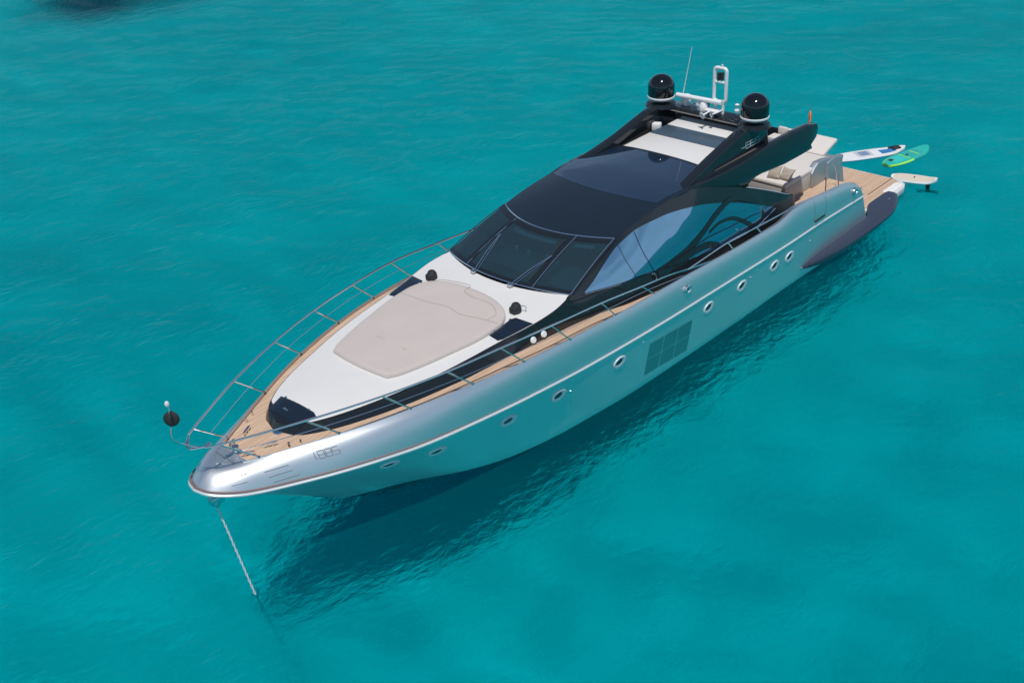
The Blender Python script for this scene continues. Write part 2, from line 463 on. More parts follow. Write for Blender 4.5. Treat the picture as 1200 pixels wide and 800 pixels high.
gy = pchip([(26.36, 0), (26.2, .26), (25.9, .50), (25.64, .64), (24.8, 1.04), (23.98, 1.42), (23.2, 1.76), (22.35, 2.06), (20.7, 2.51), (19.2, 2.79), (17.5, 2.95), (15.9, 3.0), (14.2, 3.03), (12.9, 3.05), (7.7, 3.06), (5, 3.04), (3, 2.98), (2.6, 2.95)])
gz = pchip([(26.36, 2.97), (25.64, 3.0), (23.98, 3.06), (22.35, 3.13), (20.7, 3.16), (19.2, 3.16), (17.5, 3.12), (15.9, 3.03), (14.25, 2.96), (12.9, 2.92), (11.6, 2.85), (10.35, 2.78), (8.8, 2.72), (7.9, 2.69), (7.45, 2.74), (7.05, 2.82), (6.6, 2.83), (5.8, 2.75), (4.8, 2.62), (3.9, 2.52), (3.4, 2.44), (3.0, 2.34), (2.6, 2.17)])
ky = pchip([(27, 0), (26.93, .28), (26.75, .52), (26.4, .78), (26.05, .95), (25.3, 1.27), (24.3, 1.70), (23.35, 2.06), (22.3, 2.37), (20.8, 2.66), (19.2, 2.88), (17.3, 3.02), (15.3, 3.09), (13, 3.13), (7, 3.13), (4.5, 3.1), (2.2, 3.03)])
kz = pchip([(27, 2.63), (26.7, 2.56), (26.05, 2.44), (25.3, 2.37), (24.3, 2.32), (23.3, 2.29), (22.3, 2.25), (20.8, 2.22), (19.2, 2.18), (17.3, 2.10), (15.3, 2.03), (13, 1.96), (10.4, 1.88), (7.6, 1.80), (5.4, 1.77), (2.2, 1.60)])
wy = pchip([(23.1, 0), (22.7, .22), (21.6, .80), (20.14, 1.74), (19.2, 2.10), (18.1, 2.36), (16.9, 2.54), (14.85, 2.73), (12.4, 2.82), (9.85, 2.88), (6.8, 2.90), (4.3, 2.95), (1.2, 2.92)])
def G(s): x = 26.36 - (26.36 - 2.6) * s; return Vector((x, gy(x), gz(x)))
def K(s): x = 27.0 - (27.0 - 2.15) * s; return Vector((x, ky(x), kz(x)))
def W(s): x = 23.1 - (23.1 - 1.25) * s; return Vector((x, wy(x), 0))
def KEEL(s): x = 21.5 - (21.5 - 1.2) * s; return Vector((x, wy(min(x + 1.6, 23.1)) * 0.72, -1.3))
SS = [(i / 110.0) ** 1.7 for i in range(111)]
def hull_row(s):
    g, k, w_, kl = G(s), K(s), W(s), KEEL(s)
    nose = max(0, 1 - s / 0.08)
    row = []
    for j in range(8):
        t = j / 8.0
        p = g.lerp(k, t)
        bul = math.sin(math.pi * t ** 0.78) * (0.068 + 0.012 * nose)
        out = Vector((0.6 * nose, 1 - 0.3*nose, 0.45 + 0.5*nose))
        if s == 0: out.y = 0
        p += out * bul
        if s == 0: p.y = 0
        row.append(p)
    for j in range(10):
        t = j / 10.0
        p = k.lerp(w_, t)
        flare = math.sin(math.pi * t) * 0.16 * math.exp(-((s - 0.12) / 0.14) ** 2)
        p.y = max(0, p.y - flare) if s > 0 else 0
        row.append(p)
    for j in range(4):
        row.append(w_.lerp(kl, j / 3.0))
    return row
ROWS = [hull_row(s) for s in SS]
hb = MB()
hb.grid(ROWS)
hb.grid([[Vector((p.x, -p.y, p.z)) for p in r] for r in ROWS], flip=True)

def hull_at(x, z, up=False):
    """port side point on hull for a given x and z (between rail and waterline)"""
    best = None
    for i in range(len(ROWS) - 1):
        for j in range(len(ROWS[0]) - 1):
            a, b_, c, d = ROWS[i][j], ROWS[i+1][j], ROWS[i+1][j+1], ROWS[i][j+1]
            for tri in ((a, b_, c), (a, c, d)):
                (x1, z1), (x2, z2), (x3, z3) = [(q.x, q.z) for q in tri]
                den = (z2-z3)*(x1-x3) + (x3-x2)*(z1-z3)
                if abs(den) < 1e-12: continue
                l1 = ((z2-z3)*(x-x3) + (x3-x2)*(z-z3)) / den
                l2 = ((z3-z1)*(x-x3) + (x1-x3)*(z-z3)) / den
                l3 = 1 - l1 - l2
                if min(l1, l2, l3) >= -1e-6:
                    p = tri[0]*l1 + tri[1]*l2 + tri[2]*l3
                    if best is None or p.y > best.y: best = p
    return best if best else Vector((x, 3.0, z))
def hull_frame(x, z):
    e = 0.06
    p = hull_at(x, z); px = hull_at(x + e, z) - hull_at(x - e, z); pz = hull_at(x, z + e) - hull_at(x, z - e)
    n = pz.cross(px); n.normalize()
    if n.y < 0: n = -n
    return p, px.normalized(), n

zdeck = pchip([(26.3, 2.93), (25.6, 2.95), (24, 3.02), (22.3, 3.09), (20, 3.125), (17.5, 3.08), (16, 2.98), (15.0, 2.86), (13, 2.66), (11.5, 2.5), (10, 2.36), (8.9, 2.28), (8.6, 2.25)])
def inner(s):
    g = G(s); th = 0.035 + 0.035 * min(1, max(0, (16 - g.x) / 3)) if g.x > 9 else 0.07 + 0.09 * min(1, (9 - g.x) / 2.2)
    return th
# bulwark cap and inside face
cap = []
for s in SS:
    g = G(s)
    if g.x > 26.0: continue
    th = inner(s); zd = zdeck(g.x) if g.x > 8.6 else (2.25 if g.x > 7.6 else 1.74)
    cap.append([g, g + Vector((0, -0.012, 0.022)), Vector((g.x, g.y - th + .012, g.z + 0.022)), Vector((g.x, g.y - th, g.z)), Vector((g.x, g.y - th, zd - 0.1))])
hb.grid(cap)
hb.grid([[Vector((p.x, -p.y, p.z)) for p in r] for r in cap], flip=True)
# closed aft ends of both topsides, transom, nose cap
endrow = ROWS[-1]
for sg in (1, -1):
    cols = []
    for p in endrow[:19]:
        q = Vector((p.x - 0.10, p.y - 0.12, p.z)); q2 = Vector((p.x - 0.12, 2.62, p.z)); 
        cols.append([Vector((v.x, v.y*sg, v.z)) for v in (p, q, q2)])
    hb.grid(cols, flip=(sg < 0))
    top = [G(1), Vector((2.48, 2.62, 2.15)), Vector((3.0, 2.62, 2.34))]
hb.add([(1.2, -2.9, -1.0), (1.2, 2.9, -1.0), (1.2, 2.9, 0.42), (1.2, -2.9, 0.42)], [(0, 1, 2, 3)])
# nose deck (silver) from the stem to the first teak
nose_rows = []
for i in range(15):
    x = 25.6 + (26.36 - 25.6) * i / 14.0
    hw = gy(x) if i < 14 else 0.0
    nose_rows.append([Vector((x, hw * v, gz(x) - 0.003 + 0.012 * (1 - v*v))) for v in [k / 6.0 for k in range(-6, 7)]])
hb.grid(nose_rows[5:])
nose_wall = [[Vector((nose_rows[5][k].x, nose_rows[5][k].y, z)) for k in range(13)] for z in (nose_rows[5][6].z, 2.8)]
hb.add(nose_rows[5] + [Vector((p.x, p.y, 2.8)) for p in nose_rows[5]], [(k, k+1, 13+k+1, 13+k) for k in range(12)])
hull = obj("hull", hb, M_SILVER, yacht, angle=40)
hull.data.materials.append(mat("dark_antifouling", (0.02, 0.035, 0.05), rough=0.6, var=0.2))  # bottom paint kept dark to paint in shade along the hull
for p_ in hull.data.polygons:
    if max(hull.data.vertices[k].co.z for k in p_.vertices) < 0.02: p_.material_index = 1

# rub strake : bright half round all round the nose
def strake_path(extra=0.0, dz=0.0):
    P = []
    for s in SS:
        k = K(s); P.append(k + Vector((0.0, 0.0, dz)))
    port = P
    return [Vector((p.x, -p.y, p.z)) for p in reversed(port[1:])] + port
obj("rub_strake", MB().tube(strake_path(), 0.036, 10), M_RUB, yacht)
def offset_path(off, dz):
    P = []
    for s in SS:
        k = K(s); k2 = K(min(1, s + .004)); t = (k2 - K(max(0, s - .004))); nrm = Vector((-t.y, t.x, 0)); nrm = Vector((t.y, -t.x, 0)).normalized()
        if nrm.y < 0: nrm = -nrm
        P.append(k + nrm * off + Vector((0, 0, dz)))
    return [Vector((p.x, -p.y, p.z)) for p in reversed(P[1:])] + P
obj("strake_groove", MB().tube(offset_path(-0.015, 0.075), 0.022, 6), mat("rosy_brown_sealant", (0.20, 0.13, 0.12), rough=0.6), yacht)

# teak deck
dk = []
for i in range(90):
    x = 26.0 - (26.0 - 8.6) * i / 89.0
    s = (26.36 - x) / (26.36 - 2.6)
    hw = max(0.02, gy(x) - inner(s) - 0.0)
    dk.append([Vector((x, hw * v, zdeck(x))) for v in (-1, -.6, 0, .6, 1)])
obj("teak_deck", MB().grid(dk), M_TEAK, yacht)
# grey margin line between teak and bulwark; on port it paints the bulwark shadow
for sg in (1, -1):
    mg = []
    for i in range(80):
        x = 25.75 - (25.75 - 9.0) * i / 79.0
        s = (26.36 - x) / (26.36 - 2.6); hw = gy(x) - inner(s)
        mg.append([Vector((x, sg*(hw - 0.035), zdeck(x) + .006)), Vector((x, sg*hw, zdeck(x) + 0.006))])
    obj("deck_margin", MB().grid(mg), mat("margin_plank_with_shade", (0.16, 0.10, 0.075), rough=0.7), yacht)

# steps down and cockpit sole
st = MB()
for i in range(3):
    st.box((8.42 - 0.36*i, 0, 2.16 - 0.14*i - 0.1), (0.37, 5.5, 0.2), 0.01)
obj("deck_steps", st, M_TEAK, yacht)
obj("cockpit_sole", MB().box((4.7, 0, 1.70), (6.0, 5.46, 0.08)).box((1.85, 0, 1.35), (0.5, 5.2, 0.10), 0.01).box((1.45, 0, 0.95), (0.45, 5.2, 0.10), 0.01), M_TEAK, yacht)

# ------------------------------------------------------------------ cabin side surface
TT = [(24.66, 0.0, 3.16), (24.5, .50, 3.20), (24.15, .82, 3.23), (23.4, 1.20, 3.28), (22.3, 1.55, 3.33), (21.4, 1.78, 3.38), (20.4, 1.95, 3.44), (19.3, 2.08, 3.50), (18.2, 2.26, 3.58), (17.5, 2.32, 3.66), (16.78, 2.24, 3.76),
      (15.7, 2.10, 4.14), (14.63, 1.99, 4.49), (13.5, 2.02, 4.66), (12.7, 2.02, 4.74), (12.0, 2.06, 4.80), (11.3, 2.12, 4.78), (10.7, 2.16, 4.65), (10.1, 2.21, 4.46), (9.3, 2.26, 4.20), (8.5, 2.32, 3.92), (7.3, 2.42, 3.42), (6.3, 2.50, 2.97), (6.0, 2.50, 2.84)]
BT = [(24.78, 0.0), (24.6, .55), (24.2, .92), (23.4, 1.36), (22.2, 1.80), (21.4, 1.99), (20.5, 2.15), (19.1, 2.27), (17.6, 2.40), (16.5, 2.48), (15.8, 2.54), (14.8, 2.66), (13, 2.72), (10, 2.70), (7, 2.64), (6.0, 2.60)]
ty = pchip([(a, b) for a, b, c in TT]); tz = pchip([(a, c) for a, b, c in TT]); by = pchip(BT)
def bz(x): return zdeck(x) - 0.02 if x > 8.7 else (2.2 if x > 8.0 else 1.74)
def side_pt(x, t, off=0.0):
    """t 0 at the top edge, 1 at deck"""
    T = Vector((x, ty(x), tz(x))); xb = x + (0.12 if x > 24 else 0.0)
    B = Vector((xb, by(min(xb, 24.78)), bz(x)))
    p = T.lerp(B, t)
    h = T.z - B.z
    p.y += 0.07 * math.sin(math.pi * t) * min(1, max(0, (h - 0.4)))
    n = Vector((0, h, (B.y - T.y))).normalized()
    return p + n * off
def side_xz(x, z, off=0.0):
    lo = tz(x); hi = bz(x); t = (lo - z) / (lo - hi)
    return side_pt(x, t, off)
XS = [24.66 - (24.66 - 6.0) * (i / 120.0) for i in range(121)]
sb = MB()
for sg in (1, -1):
    rows = [[Vector((p.x, p.y*sg, p.z)) for p in [side_pt(x, j / 10.0) for j in range(11)]] for x in XS]
    sb.grid(rows, flip=(sg < 0))
# tail ends
for sg in (1, -1):
    tl = [side_pt(6.0, j / 10.0) for j in range(11)]
    sb.grid([[Vector((p.x - dx, (p.y - dy)*sg, p.z)) for p in tl] for dx, dy in ((0, 0), (0.05, 0.06), (0.06, 0.5))])
    # inner wall of the descending wing
    rows = []
    for x in XS:
        if x > 11.6: continue
        rows.append([Vector((x, (ty(x))*sg, tz(x))), Vector((x, (ty(x) - 0.12)*sg, tz(x) + 0.01)), Vector((x, (ty(x) - 0.42)*sg, tz(x) - 0.08)), Vector((x, (ty(x) - 0.45)*sg, 1.8))])
    sb.grid(rows, flip=(sg > 0))
cab = obj("cabin_side", sb, M_BLACK_GLOSS, yacht, angle=50)

# coachroof top
def croof(x, y):
    hw = ty(x)
    return tz(x) + 0.11 * (1 - (y / max(hw, .05)) ** 2) * min(1, (24.66 - x) / 1.0 + 0.15)
cr_rows = []
for i in range(60):
    x = 24.65 - (24.65 - 16.7) * i / 59.0
    hw = ty(x)
    cr_rows.append([Vector((x, hw*v, croof(x, hw*v))) for v in [k / 10.0 for k in range(-10, 11)]])
obj("coachroof", MB().grid(cr_rows), M_BLACK_GLOSS, yacht)
# white panel laid on it; aft edge follows the windshield foot
def wb_x(y): return 17.36 - 0.122 * y * y          # windshield foot line
def wb_z(y): return croof(wb_x(y), y) if abs(y) < 2.25 else tz(16.78)
wp = []
N = 70
for i in range(N):
    t = i / (N - 1.0); row = []
    for k in range(-12, 13):
        v = k / 12.0
        xf = 24.22 + 0.20 * abs(v) ** 2 * (1 - abs(v) ** 6)
        # iterate on x so the after edge matches the curve
        x = xf
        for _ in range(4):
            hw = max(.3, ty(x) - 0.035)
            y = hw * v
            x = xf + (wb_x(y) + 0.03 - xf) * t
        hw = max(.3, ty(x) - 0.035)
        if t > 0.985: hw -= 0.03
        y = hw * v
        row.append(Vector((x, y, croof(x, y) + 0.012)))
    wp.append(row)
edge = [[Vector((p.x, p.y, p.z)) for p in r] for r in wp]
obj("foredeck_panel", MB().grid(edge), M_WHITE_GEL, yacht)

# hatches
def flush_plate(pts, lift=0.02, n=8):
    """quad plate given by four corner (x,y), following the coachroof"""
    a, b_, c, d = [Vector((p[0], p[1])) for p in pts]
    rows = []
    for i in range(n + 1):
        u = i / n; row = []
        for j in range(n + 1):
            v = j / n
            q = (a.lerp(b_, u)).lerp(d.lerp(c, u), v)
            e = min(u, 1-u, v, 1-v)
            row.append(Vector((q.x, q.y, croof(q.x, q.y) + lift + (0.012 if e > 0 else -0.01))))
        rows.append(row)
    return MB().grid(rows)
h0 = obj("deck_hatch", flush_plate([(24.50, .62), (24.50, -.52), (24.02, -.64), (23.98, .74)], 0.02), M_HATCH, yacht, label="black tinted hatch at the front of the coachroof")
obj("latch", MB().box((24.33, -.05, croof(24.33, 0) + .045), (.05, .16, .02), .008), M_STEEL, h0)
for yy in (-.42, .42):
    obj("hinge", MB().box((24.03, yy, croof(24.03, yy) + .045), (.05, .06, .025), .008), M_STEEL, h0)
for sg in (1, -1):
    hh = obj("deck_hatch", flush_plate([(19.30, sg*1.66), (19.33, sg*2.03), (18.22, sg*2.22), (18.32, sg*1.62)], 0.02), M_HATCH, yacht)
    for xx in (18.5, 19.1):
        obj("hinge", MB().box((xx, sg*1.66, croof(xx, 1.66) + .045), (.07, .04, .03), .01), M_STEEL, hh)

# foredeck sun pad
def pad_hw(x): return pchip([(18.0, 1.22), (18.2, 1.45), (18.5, 1.62), (18.8, 1.68), (19.3, 1.67), (20.5, 1.49), (21.6, 1.24), (22.0, 1.10), (22.2, .98)])(x)
pf = MB(); rows = []
U = [0, 0, .006, .02, .05] + [.05 + .9 * i / 30 for i in range(1, 31)] + [.98, .994, 1, 1]
for a, u in enumerate(U):
    row = []
    x0 = 18.05 + (22.20 - 18.05) * u
    eu = min(u, 1 - u) * 4.2
    VV = [-1, -1, -.993, -.98, -.95] + [-.95 + 1.9 * i / 22 for i in range(1, 22)] + [.95, .98, .993, 1, 1]
    for b_, v in enumerate(VV):
        hw = pad_hw(x0)
        y = hw * v
        x = x0 - 0.10 * (u > .5) * (2*u - 1) * v * v + 0.26 * (1 - u) ** 4 * abs(v) ** 2.6
        ev = (1 - abs(v)) * hw
        e = min(eu, ev)
        th = 0.105 * math.sqrt(max(0, 1 - (1 - min(1, e / 0.05)) ** 2))
        base = a in (0, len(U) - 1) or b_ in (0, len(VV) - 1)
        th = -0.02 if base else max(th, .03)
        und = 0.0 if base else 0.012 * math.sin(3.1 * x + 1.3 * y) * math.sin(2.3 * y)
        row.append(Vector((x, y, croof(x, y) + 0.012 + th + und)))
    rows.append(row)
pad = obj("sun_pad", MB().grid(rows), M_CUSHION, yacht, angle=60)
def padz(x, y): return croof(x, y) + 0.117 + 0.012 * math.sin(3.1 * x + 1.3 * y) * math.sin(2.3 * y)
def seam(pts, w_=0.010, up=0.004):
    P = spline([(x, y, padz(x, y) + up) for x, y in pts], 8)
    return MB().tube(P, w_, 5)
for pts in ([(19.22, -1.60), (19.19, -.6), (19.10, .02), (19.16, .56), (18.98, 1.2), (18.90, 1.62)], [(18.42, -1.30), (18.16, -1.0), (18.02, -.2), (18.30, -.12), (18.40, .30)], [(18.40, .30), (18.38, .9), (18.62, 1.30), (18.95, 1.3)], [(21.08, -.50), (21.09, .58)]):
    obj("seam", seam(pts), M_CUSH_DARK, pad)

# black covered fittings beside the pad
for sg in (1, -1):
    zz = croof(18.12, 1.53)
    f = obj("deck_speaker", MB().lathe([(0.02, .26), (.09, .25), (.13, .19), (.15, .08), (.14, 0), (0, 0)], (18.12, sg*1.53, zz), 10).box((18.16, sg*1.53, zz + .1), (.26, .22, .18), .05), M_BLACK_MATT, yacht)
    obj("strap", MB().tube(spline([(18.05, sg*1.66, zz + .2), (17.98, sg*1.75, zz + .16), (18.0, sg*1.74, zz + .06)], 5), .012, 6), M_STEEL, f)
# twin white vent caps on the black band, both sides
for sg in (1, -1):
    for xx, zz in ((18.38, 3.22), (18.02, 3.24)):
        p = side_xz(xx, zz, 0.0); p.y *= sg
        obj("vent_cap", MB().lathe([(0, .05), (.07, .045), (.09, .02), (.09, -.02)], p, 20, axis=(0.1, sg, .35)), M_WHITE_PLASTIC, yacht)

# ------------------------------------------------------------------ windshield
def ws_bot(y): return Vector((wb_x(y), y, (3.86 - 0.02*y*y) if abs(y) < 2.3 else 3.76))
def ws_top(y): return Vector((15.36 - 0.185 * y * y, y, 4.53 - 0.010 * y * y))
def ws(u, v, off=0.0):
    """u -1..1 across, v 0 foot 1 head"""
    b_ = ws_bot(2.20 * u); t_ = ws_top(1.98 * u)
    p = b_.lerp(t_, v)
    n = Vector((0.33, 0.12 * u, 0.93)).normalized()
    return p + n * (0.05 * math.sin(math.pi * v) + off)
def ws_patch(u0, u1, v0, v1, off, nu=14, nv=8):
    return [[ws(u0 + (u1-u0)*i/nu, v0 + (v1-v0)*j/nv, off) for j in range(nv+1)] for i in range(nu+1)]
wf = MB()
uw = [(-1.0, -.53), (-.53, .53), (.53, 1.0)]
def bar(path, wd=0.03, th=0.02):
    P = [Vector(p) for p in path]
    return P
frame = MB()
for u in (-1.0, -.53, .53, 1.0):
    a = .045 if abs(u) < .9 else .03
    frame.grid([[ws(u - a*(u < .9), v/8, .006) for v in range(9)], [ws(u + a*(u > -.9), v/8, .006) for v in range(9)]])
for v0, v1 in ((0.0, .07), (.90, 1.0)):
    frame.grid(ws_patch(-1, 1, v0, v1, .006, 40, 2))
obj("windshield_frame", frame, M_BLACK_GLOSS, yacht)
trim = MB()
trim.tube([ws(-1 + 2*i/40, 1.0, .02) for i in range(41)], .018, 6)
trim.tube([ws(-1 + 2*i/40, 0.0, .02) for i in range(41)], .018, 6)
for u in (-.5, .56, 1.0): trim.tube([ws(u, j/8, .022) for j in range(9)], .013, 6)
obj("windshield_trim", trim, M_STEEL, yacht)
for (u0, u1) in uw:
    obj("windshield_pane", MB().grid(ws_patch(u0 + .01, u1 - .01, .03, .97, 0.0)), M_WINDSHIELD, yacht)
# wipers
def wiper(ua, ub, vb, ca):
    base = ws(ua, -0.04, .04); tip = ws(ub, vb, .06)
    w_ = obj("wiper", MB().tube([base, base.lerp(tip, .5) + Vector((0, 0, .04)), tip], .014, 6).tube([base + Vector((0, .09, 0)), tip + Vector((0, .02, 0))], .010, 6).box(base, (.12, .14, .07), .02), M_STEEL, yacht)
    c0, c1 = ws(ca[0], ca[1], .035), ws(ca[2], ca[3], .035)
    obj("wiper_blade", MB().tube([c0, c1], .016, 6), M_BLACK_MATT, w_)
wiper(-.30, -.44, .62, (-.50, .12, -.50, .92))
wiper(.30, .50, .55, (.47, .10, .47, .88))

# cabin interior seen through the glass
ci = MB()
ci.prism([(17.2, 3.55), (15.9, 3.72), (15.3, 3.70), (15.3, 3.0), (17.2, 3.0)], 'y', -1.9, 1.9, 0.04)
dash = obj("dashboard", ci, M_DASH, yacht)
fl = MB().box((12.2, 0, 2.75), (8.5, 3.9, 0.05)).box((8.0, 0, 3.0), (.06, 4.0, 2.3))
obj("cabin_floor", fl, M_CABIN_IN, yacht)
for yy in (-.75, .15, 1.2):
    s_ = obj("helm_seat", MB().box((14.3, yy, 3.35), (.55, .6, .18), .06).box((14.0, yy, 3.75), (.16, .58, .75), .06), M_CABIN_IN, yacht)
wh = MB().tube([Vector((15.25 - .05*math.sin(a), .2 + .19*math.cos(a), 3.83 + .19*math.sin(a))) for a in [2*math.pi*i/20 for i in range(20)]], .014, 6, closed=True)
wh.tube([(15.25, .01, 3.83), (15.25, .39, 3.83)], .012, 6).tube([(15.45, .2, 3.72), (15.25, .2, 3.83)], .03, 8)
obj("steering_wheel", wh, M_WHITE_PLASTIC, yacht)
for yy_ in (-.25, -.7): obj("instrument_pod", MB().box((15.6, yy_, 3.82), (.09, .09, .17), .02), M_WHITE_PLASTIC, yacht)
for a_, b_ in ((-.38, .38), (.62, .86)):
    obj("headlining_trim", MB().grid([[ws(a_ + (b_-a_)*i/16, .865, -.03) for i in range(17)], [ws(a_ + (b_-a_)*i/16, .80, -.03) for i in range(17)]]), mat("pale_trim", (.35, .40, .40), rough=.5), yacht)

# ------------------------------------------------------------------ roof
rz = pchip([(15.36, 4.53), (14, 4.73), (12.7, 4.86), (11.2, 4.93), (9.8, 4.93), (6.9, 4.90)])
rw = pchip([(16, 1.98), (14.63, 1.99), (13.5, 2.02), (12.7, 2.02), (12, 2.06), (11.3, 2.12), (10.5, 2.05), (6.9, 2.0)])
def roof_pt(x, v, off=0.0):
    hw = rw(x); ze = tz(x) if x > 11.6 else 4.80 - 0.03*(11.6 - x) / 4
    zc = rz(min(x, 15.36))
    return Vector((x, hw*v, ze + (zc - ze) * (1 - abs(v) ** 2.6) + off))
def roof_front(v): return 15.36 - 0.185 * (1.98 * v) ** 2
rr = []
for i in range(61):
    t = i / 60.0
    rr.append([roof_pt(roof_front(k/16.0) + (9.8 - roof_front(k/16.0)) * t, k/16.0) if i else ws_top(1.98*k/16.0) for k in range(-16, 17)])
roof = obj("roof", MB().grid(rr), M_BLACK_SATIN, yacht, angle=60)
# glass section
def roof_patch(xa, xb, v0, v1, off, nx=24, nv=28, curve=0.0):
    return [[roof_pt(xa(v0 + (v1-v0)*j/nv) + (xb - xa(v0 + (v1-v0)*j/nv)) * i/nx, v0 + (v1-v0)*j/nv, off) for j in range(nv+1)] for i in range(nx+1)]
obj("roof_glass", MB().grid(roof_patch(lambda v: 12.95 - 0.42*abs(v)**2.2, 9.95, -.94, .94, .006)), M_ROOF_GLASS, yacht)
# recessed after roof: floor, white sliding panel, blue band
obj("after_roof", MB().box((8.3, 0, 4.74), (3.1, 3.98, .08), .01), M_BLACK_GLOSS, yacht)
def szr(x): return 4.84 + (9.76 - x) * 0.118
def flat(x0, x1, ya0, ya1, name, m, lab=None):
    return obj(name, MB().prism([(x0, -ya0), (x0, ya0), (x1, ya1), (x1, -ya1)], 'z', -.04, 0, .008, fn=lambda c: (c.x, c.y, c.z + szr(c.x))), m, yacht, label=lab)
sr = flat(9.76, 8.62, 1.46, 1.27, "sunroof_panel", M_WHITE_GEL)
flat(8.60, 7.90, 1.268, 1.12, "sunroof_panel", M_BLUEBAND, "blue grey glass panel between the white ones")
flat(7.88, 7.18, 1.118, 1.02, "sunroof_panel", M_WHITE_GEL)
for sg in (1, -1):
    obj("roof_gutter", MB().prism([(10.9, sg*1.90), (9.9, sg*1.56), (7.3, sg*1.30), (7.3, sg*1.96)], 'z', 4.775, 4.797, 0), M_DARK_GREY, yacht)

# arch fins
FIN = [(11.6, 4.80), (10.6, 4.98), (9.7, 5.16), (8.9, 5.34), (8.25, 5.48), (7.75, 5.54), (7.0, 5.52), (6.80, 5.15), (6.75, 4.78), (6.95, 4.42), (7.6, 4.40), (8.5, 4.50), (9.6, 4.60), (11.0, 4.70)]
for sg in (1, -1):
    def fn(co, sg=sg):
        t = (co.z - 4.4) / 1.1
        return (co.x, sg * (co.y - 0.13 * t * 0.6 + (0.08 if co.x > 10 else 0) * (co.x - 10)), co.z)
    fin = obj("arch_fin", MB().prism(FIN, 'y', 1.60, 1.93, 0.05, 3, fn), M_BLACK_GLOSS, yacht, angle=40)
    # badge strokes on the outer face
    lg = MB()
    def pt(a, h):   # a 0..1 forward to aft, h 0..1
        x = 8.12 - 0.80 * a; z = 4.96 + 0.175 * h - 0.03 * (1 - a) * 0
        return Vector((x, sg * (1.965 - 0.13*0.6*(z - 4.4)/1.1), z))
    def stroke(ps): lg.tube([pt(*p) for p in ps], .010, 5)
    for k in range(3):
        a0, a1 = k*.335 + .01, k*.335 + .31
        if k < 2:
            stroke([(a0, 0), (a0, 1), (a1, 1), (a1, 0), (a0, 0)]); stroke([(a0, .5), (a1, .5)])
        else:
            stroke([(a1, 1), (a0, 1), (a0, .5), (a1, .5), (a1, 0), (a0, 0)])
    stroke([(-.28, .42), (0, .42)])
    obj("badge", lg, M_LOGO, fin)

# arch bridge between the fins
obj("arch_bridge", MB().prism([(7.50, 5.37), (7.50, 5.41), (7.35, 5.47), (6.9, 5.48), (6.7, 5.42), (6.75, 5.34)], 'y', -1.72, 1.72, .015), M_BLACK_GLOSS, yacht)
obj("bridge_edge", MB().tube([(7.51, -1.5, 5.39), (7.51, 1.5, 5.39)], .02, 6), mat("taupe_edge", (.19, .17, .16), rough=.5), yacht)

# satellite domes
for sg in (1, -1):
    c = (7.39, sg*1.73, 5.50)
    dome = obj("satellite_dome", MB().lathe([(.42, .24), (.43, .30), (.43, .55)] + [(.43*math.cos(a), .55 + .40*math.sin(a)) for a in [R(9*i) for i in range(1, 10)]] + [(0.001, .95)], c, 40), M_DOME, yacht, angle=50)
    obj("base_ring", MB().lathe([(.18, .10), (.30, .13), (.40, .18), (.44, .22), (.44, .26), (.42, .27)], c, 40), M_WHITE_PLASTIC, dome)
    obj("pedestal", MB().lathe([(.52, -.06), (.46, .03), (.22, .06), (.19, .12)], c, 32), M_BLACK_GLOSS, dome)

# radar, mast and aerials
mast = MB()
def rounded_loop(x, y0, y1, z0, z1, r):
    P = []
    for cy, cz, a0 in ((y1 - r, z0 + r, -90), (y1 - r, z1 - r, 0), (y0 + r, z1 - r, 90), (y0 + r, z0 + r, 180)):
        for k in range(6):
            a = R(a0 + 18*k); P.append(Vector((x - 0.10*(0), cy + r*math.cos(a), cz + r*math.sin(a))))
    return P
mast.tube(rounded_loop(7.1, .07, .50, 5.84, 6.90, .10), .055, 10, closed=True)
mast.tube([(7.1, .10, 6.46), (7.1, .47, 6.46)], .045, 8)
mast.tube([(7.12, .42, 5.46), (7.1, .42, 5.9)], .05, 8).tube([(7.12, .14, 5.46), (7.1, .14, 5.9)], .05, 8)
mast.tube([(7.1, .33, 6.9), (7.1, .33, 7.02)], .03, 8)
mst = obj("light_mast", mast, M_WHITE_PLASTIC, yacht)
obj("navigation_light", MB().tube([(7.1, .22, 6.52), (7.1, .22, 6.74)], .055, 8).tube([(7.1, .34, 6.54), (7.1, .34, 6.76)], .055, 8), M_BLACK_MATT, mst)
rad = obj("radar_scanner", MB().tube(spline([(7.25, -1.22, 5.83), (7.25, -.4, 5.85), (7.25, .46, 5.87)], 4), .075, 12), M_WHITE_PLASTIC, yacht)
obj("pedestal", MB().lathe([(.13, 0), (.15, .04), (.14, .20), (.08, .30), (0, .31)], (7.25, -.20, 5.48), 20).box((7.3, .2, 5.60), (.3, .5, .05), .02), M_WHITE_PLASTIC, rad)
for (x, y, r, n_) in ((7.05, -.98, .155, "antenna_pod"), (7.15, -.42, .135, "antenna_pod")):
    obj(n_, MB().lathe([(r*.7, -.0), (r*.75, .12), (r, .14), (r*1.02, .24), (r*.85, .33), (r*.4, .36), (0, .365)], (x, y, 5.48), 24), M_WHITE_PLASTIC, yacht)
horn = MB().lathe([(.025, .3), (.03, .05), (.06, .0), (.115, -.03), (.12, -.05), (.09, -.045), (.02, 0)], (7.75, .12, 5.56), 20, axis=(-.8, .3, .25))
horn.lathe([(.02, .25), (.03, .04), (.055, .0), (.085, -.03)], (7.65, .38, 5.60), 16, axis=(-.8, .3, .1))
obj("horn", horn, M_WHITE_PLASTIC, yacht)
wa = obj("whip_aerial", MB().tube([(7.1, -1.1, 5.78), (7.1, -1.0, 6.3), (7.1, -.80, 7.38)], [.018, .014, .008], 6), M_WHITE_PLASTIC, yacht)
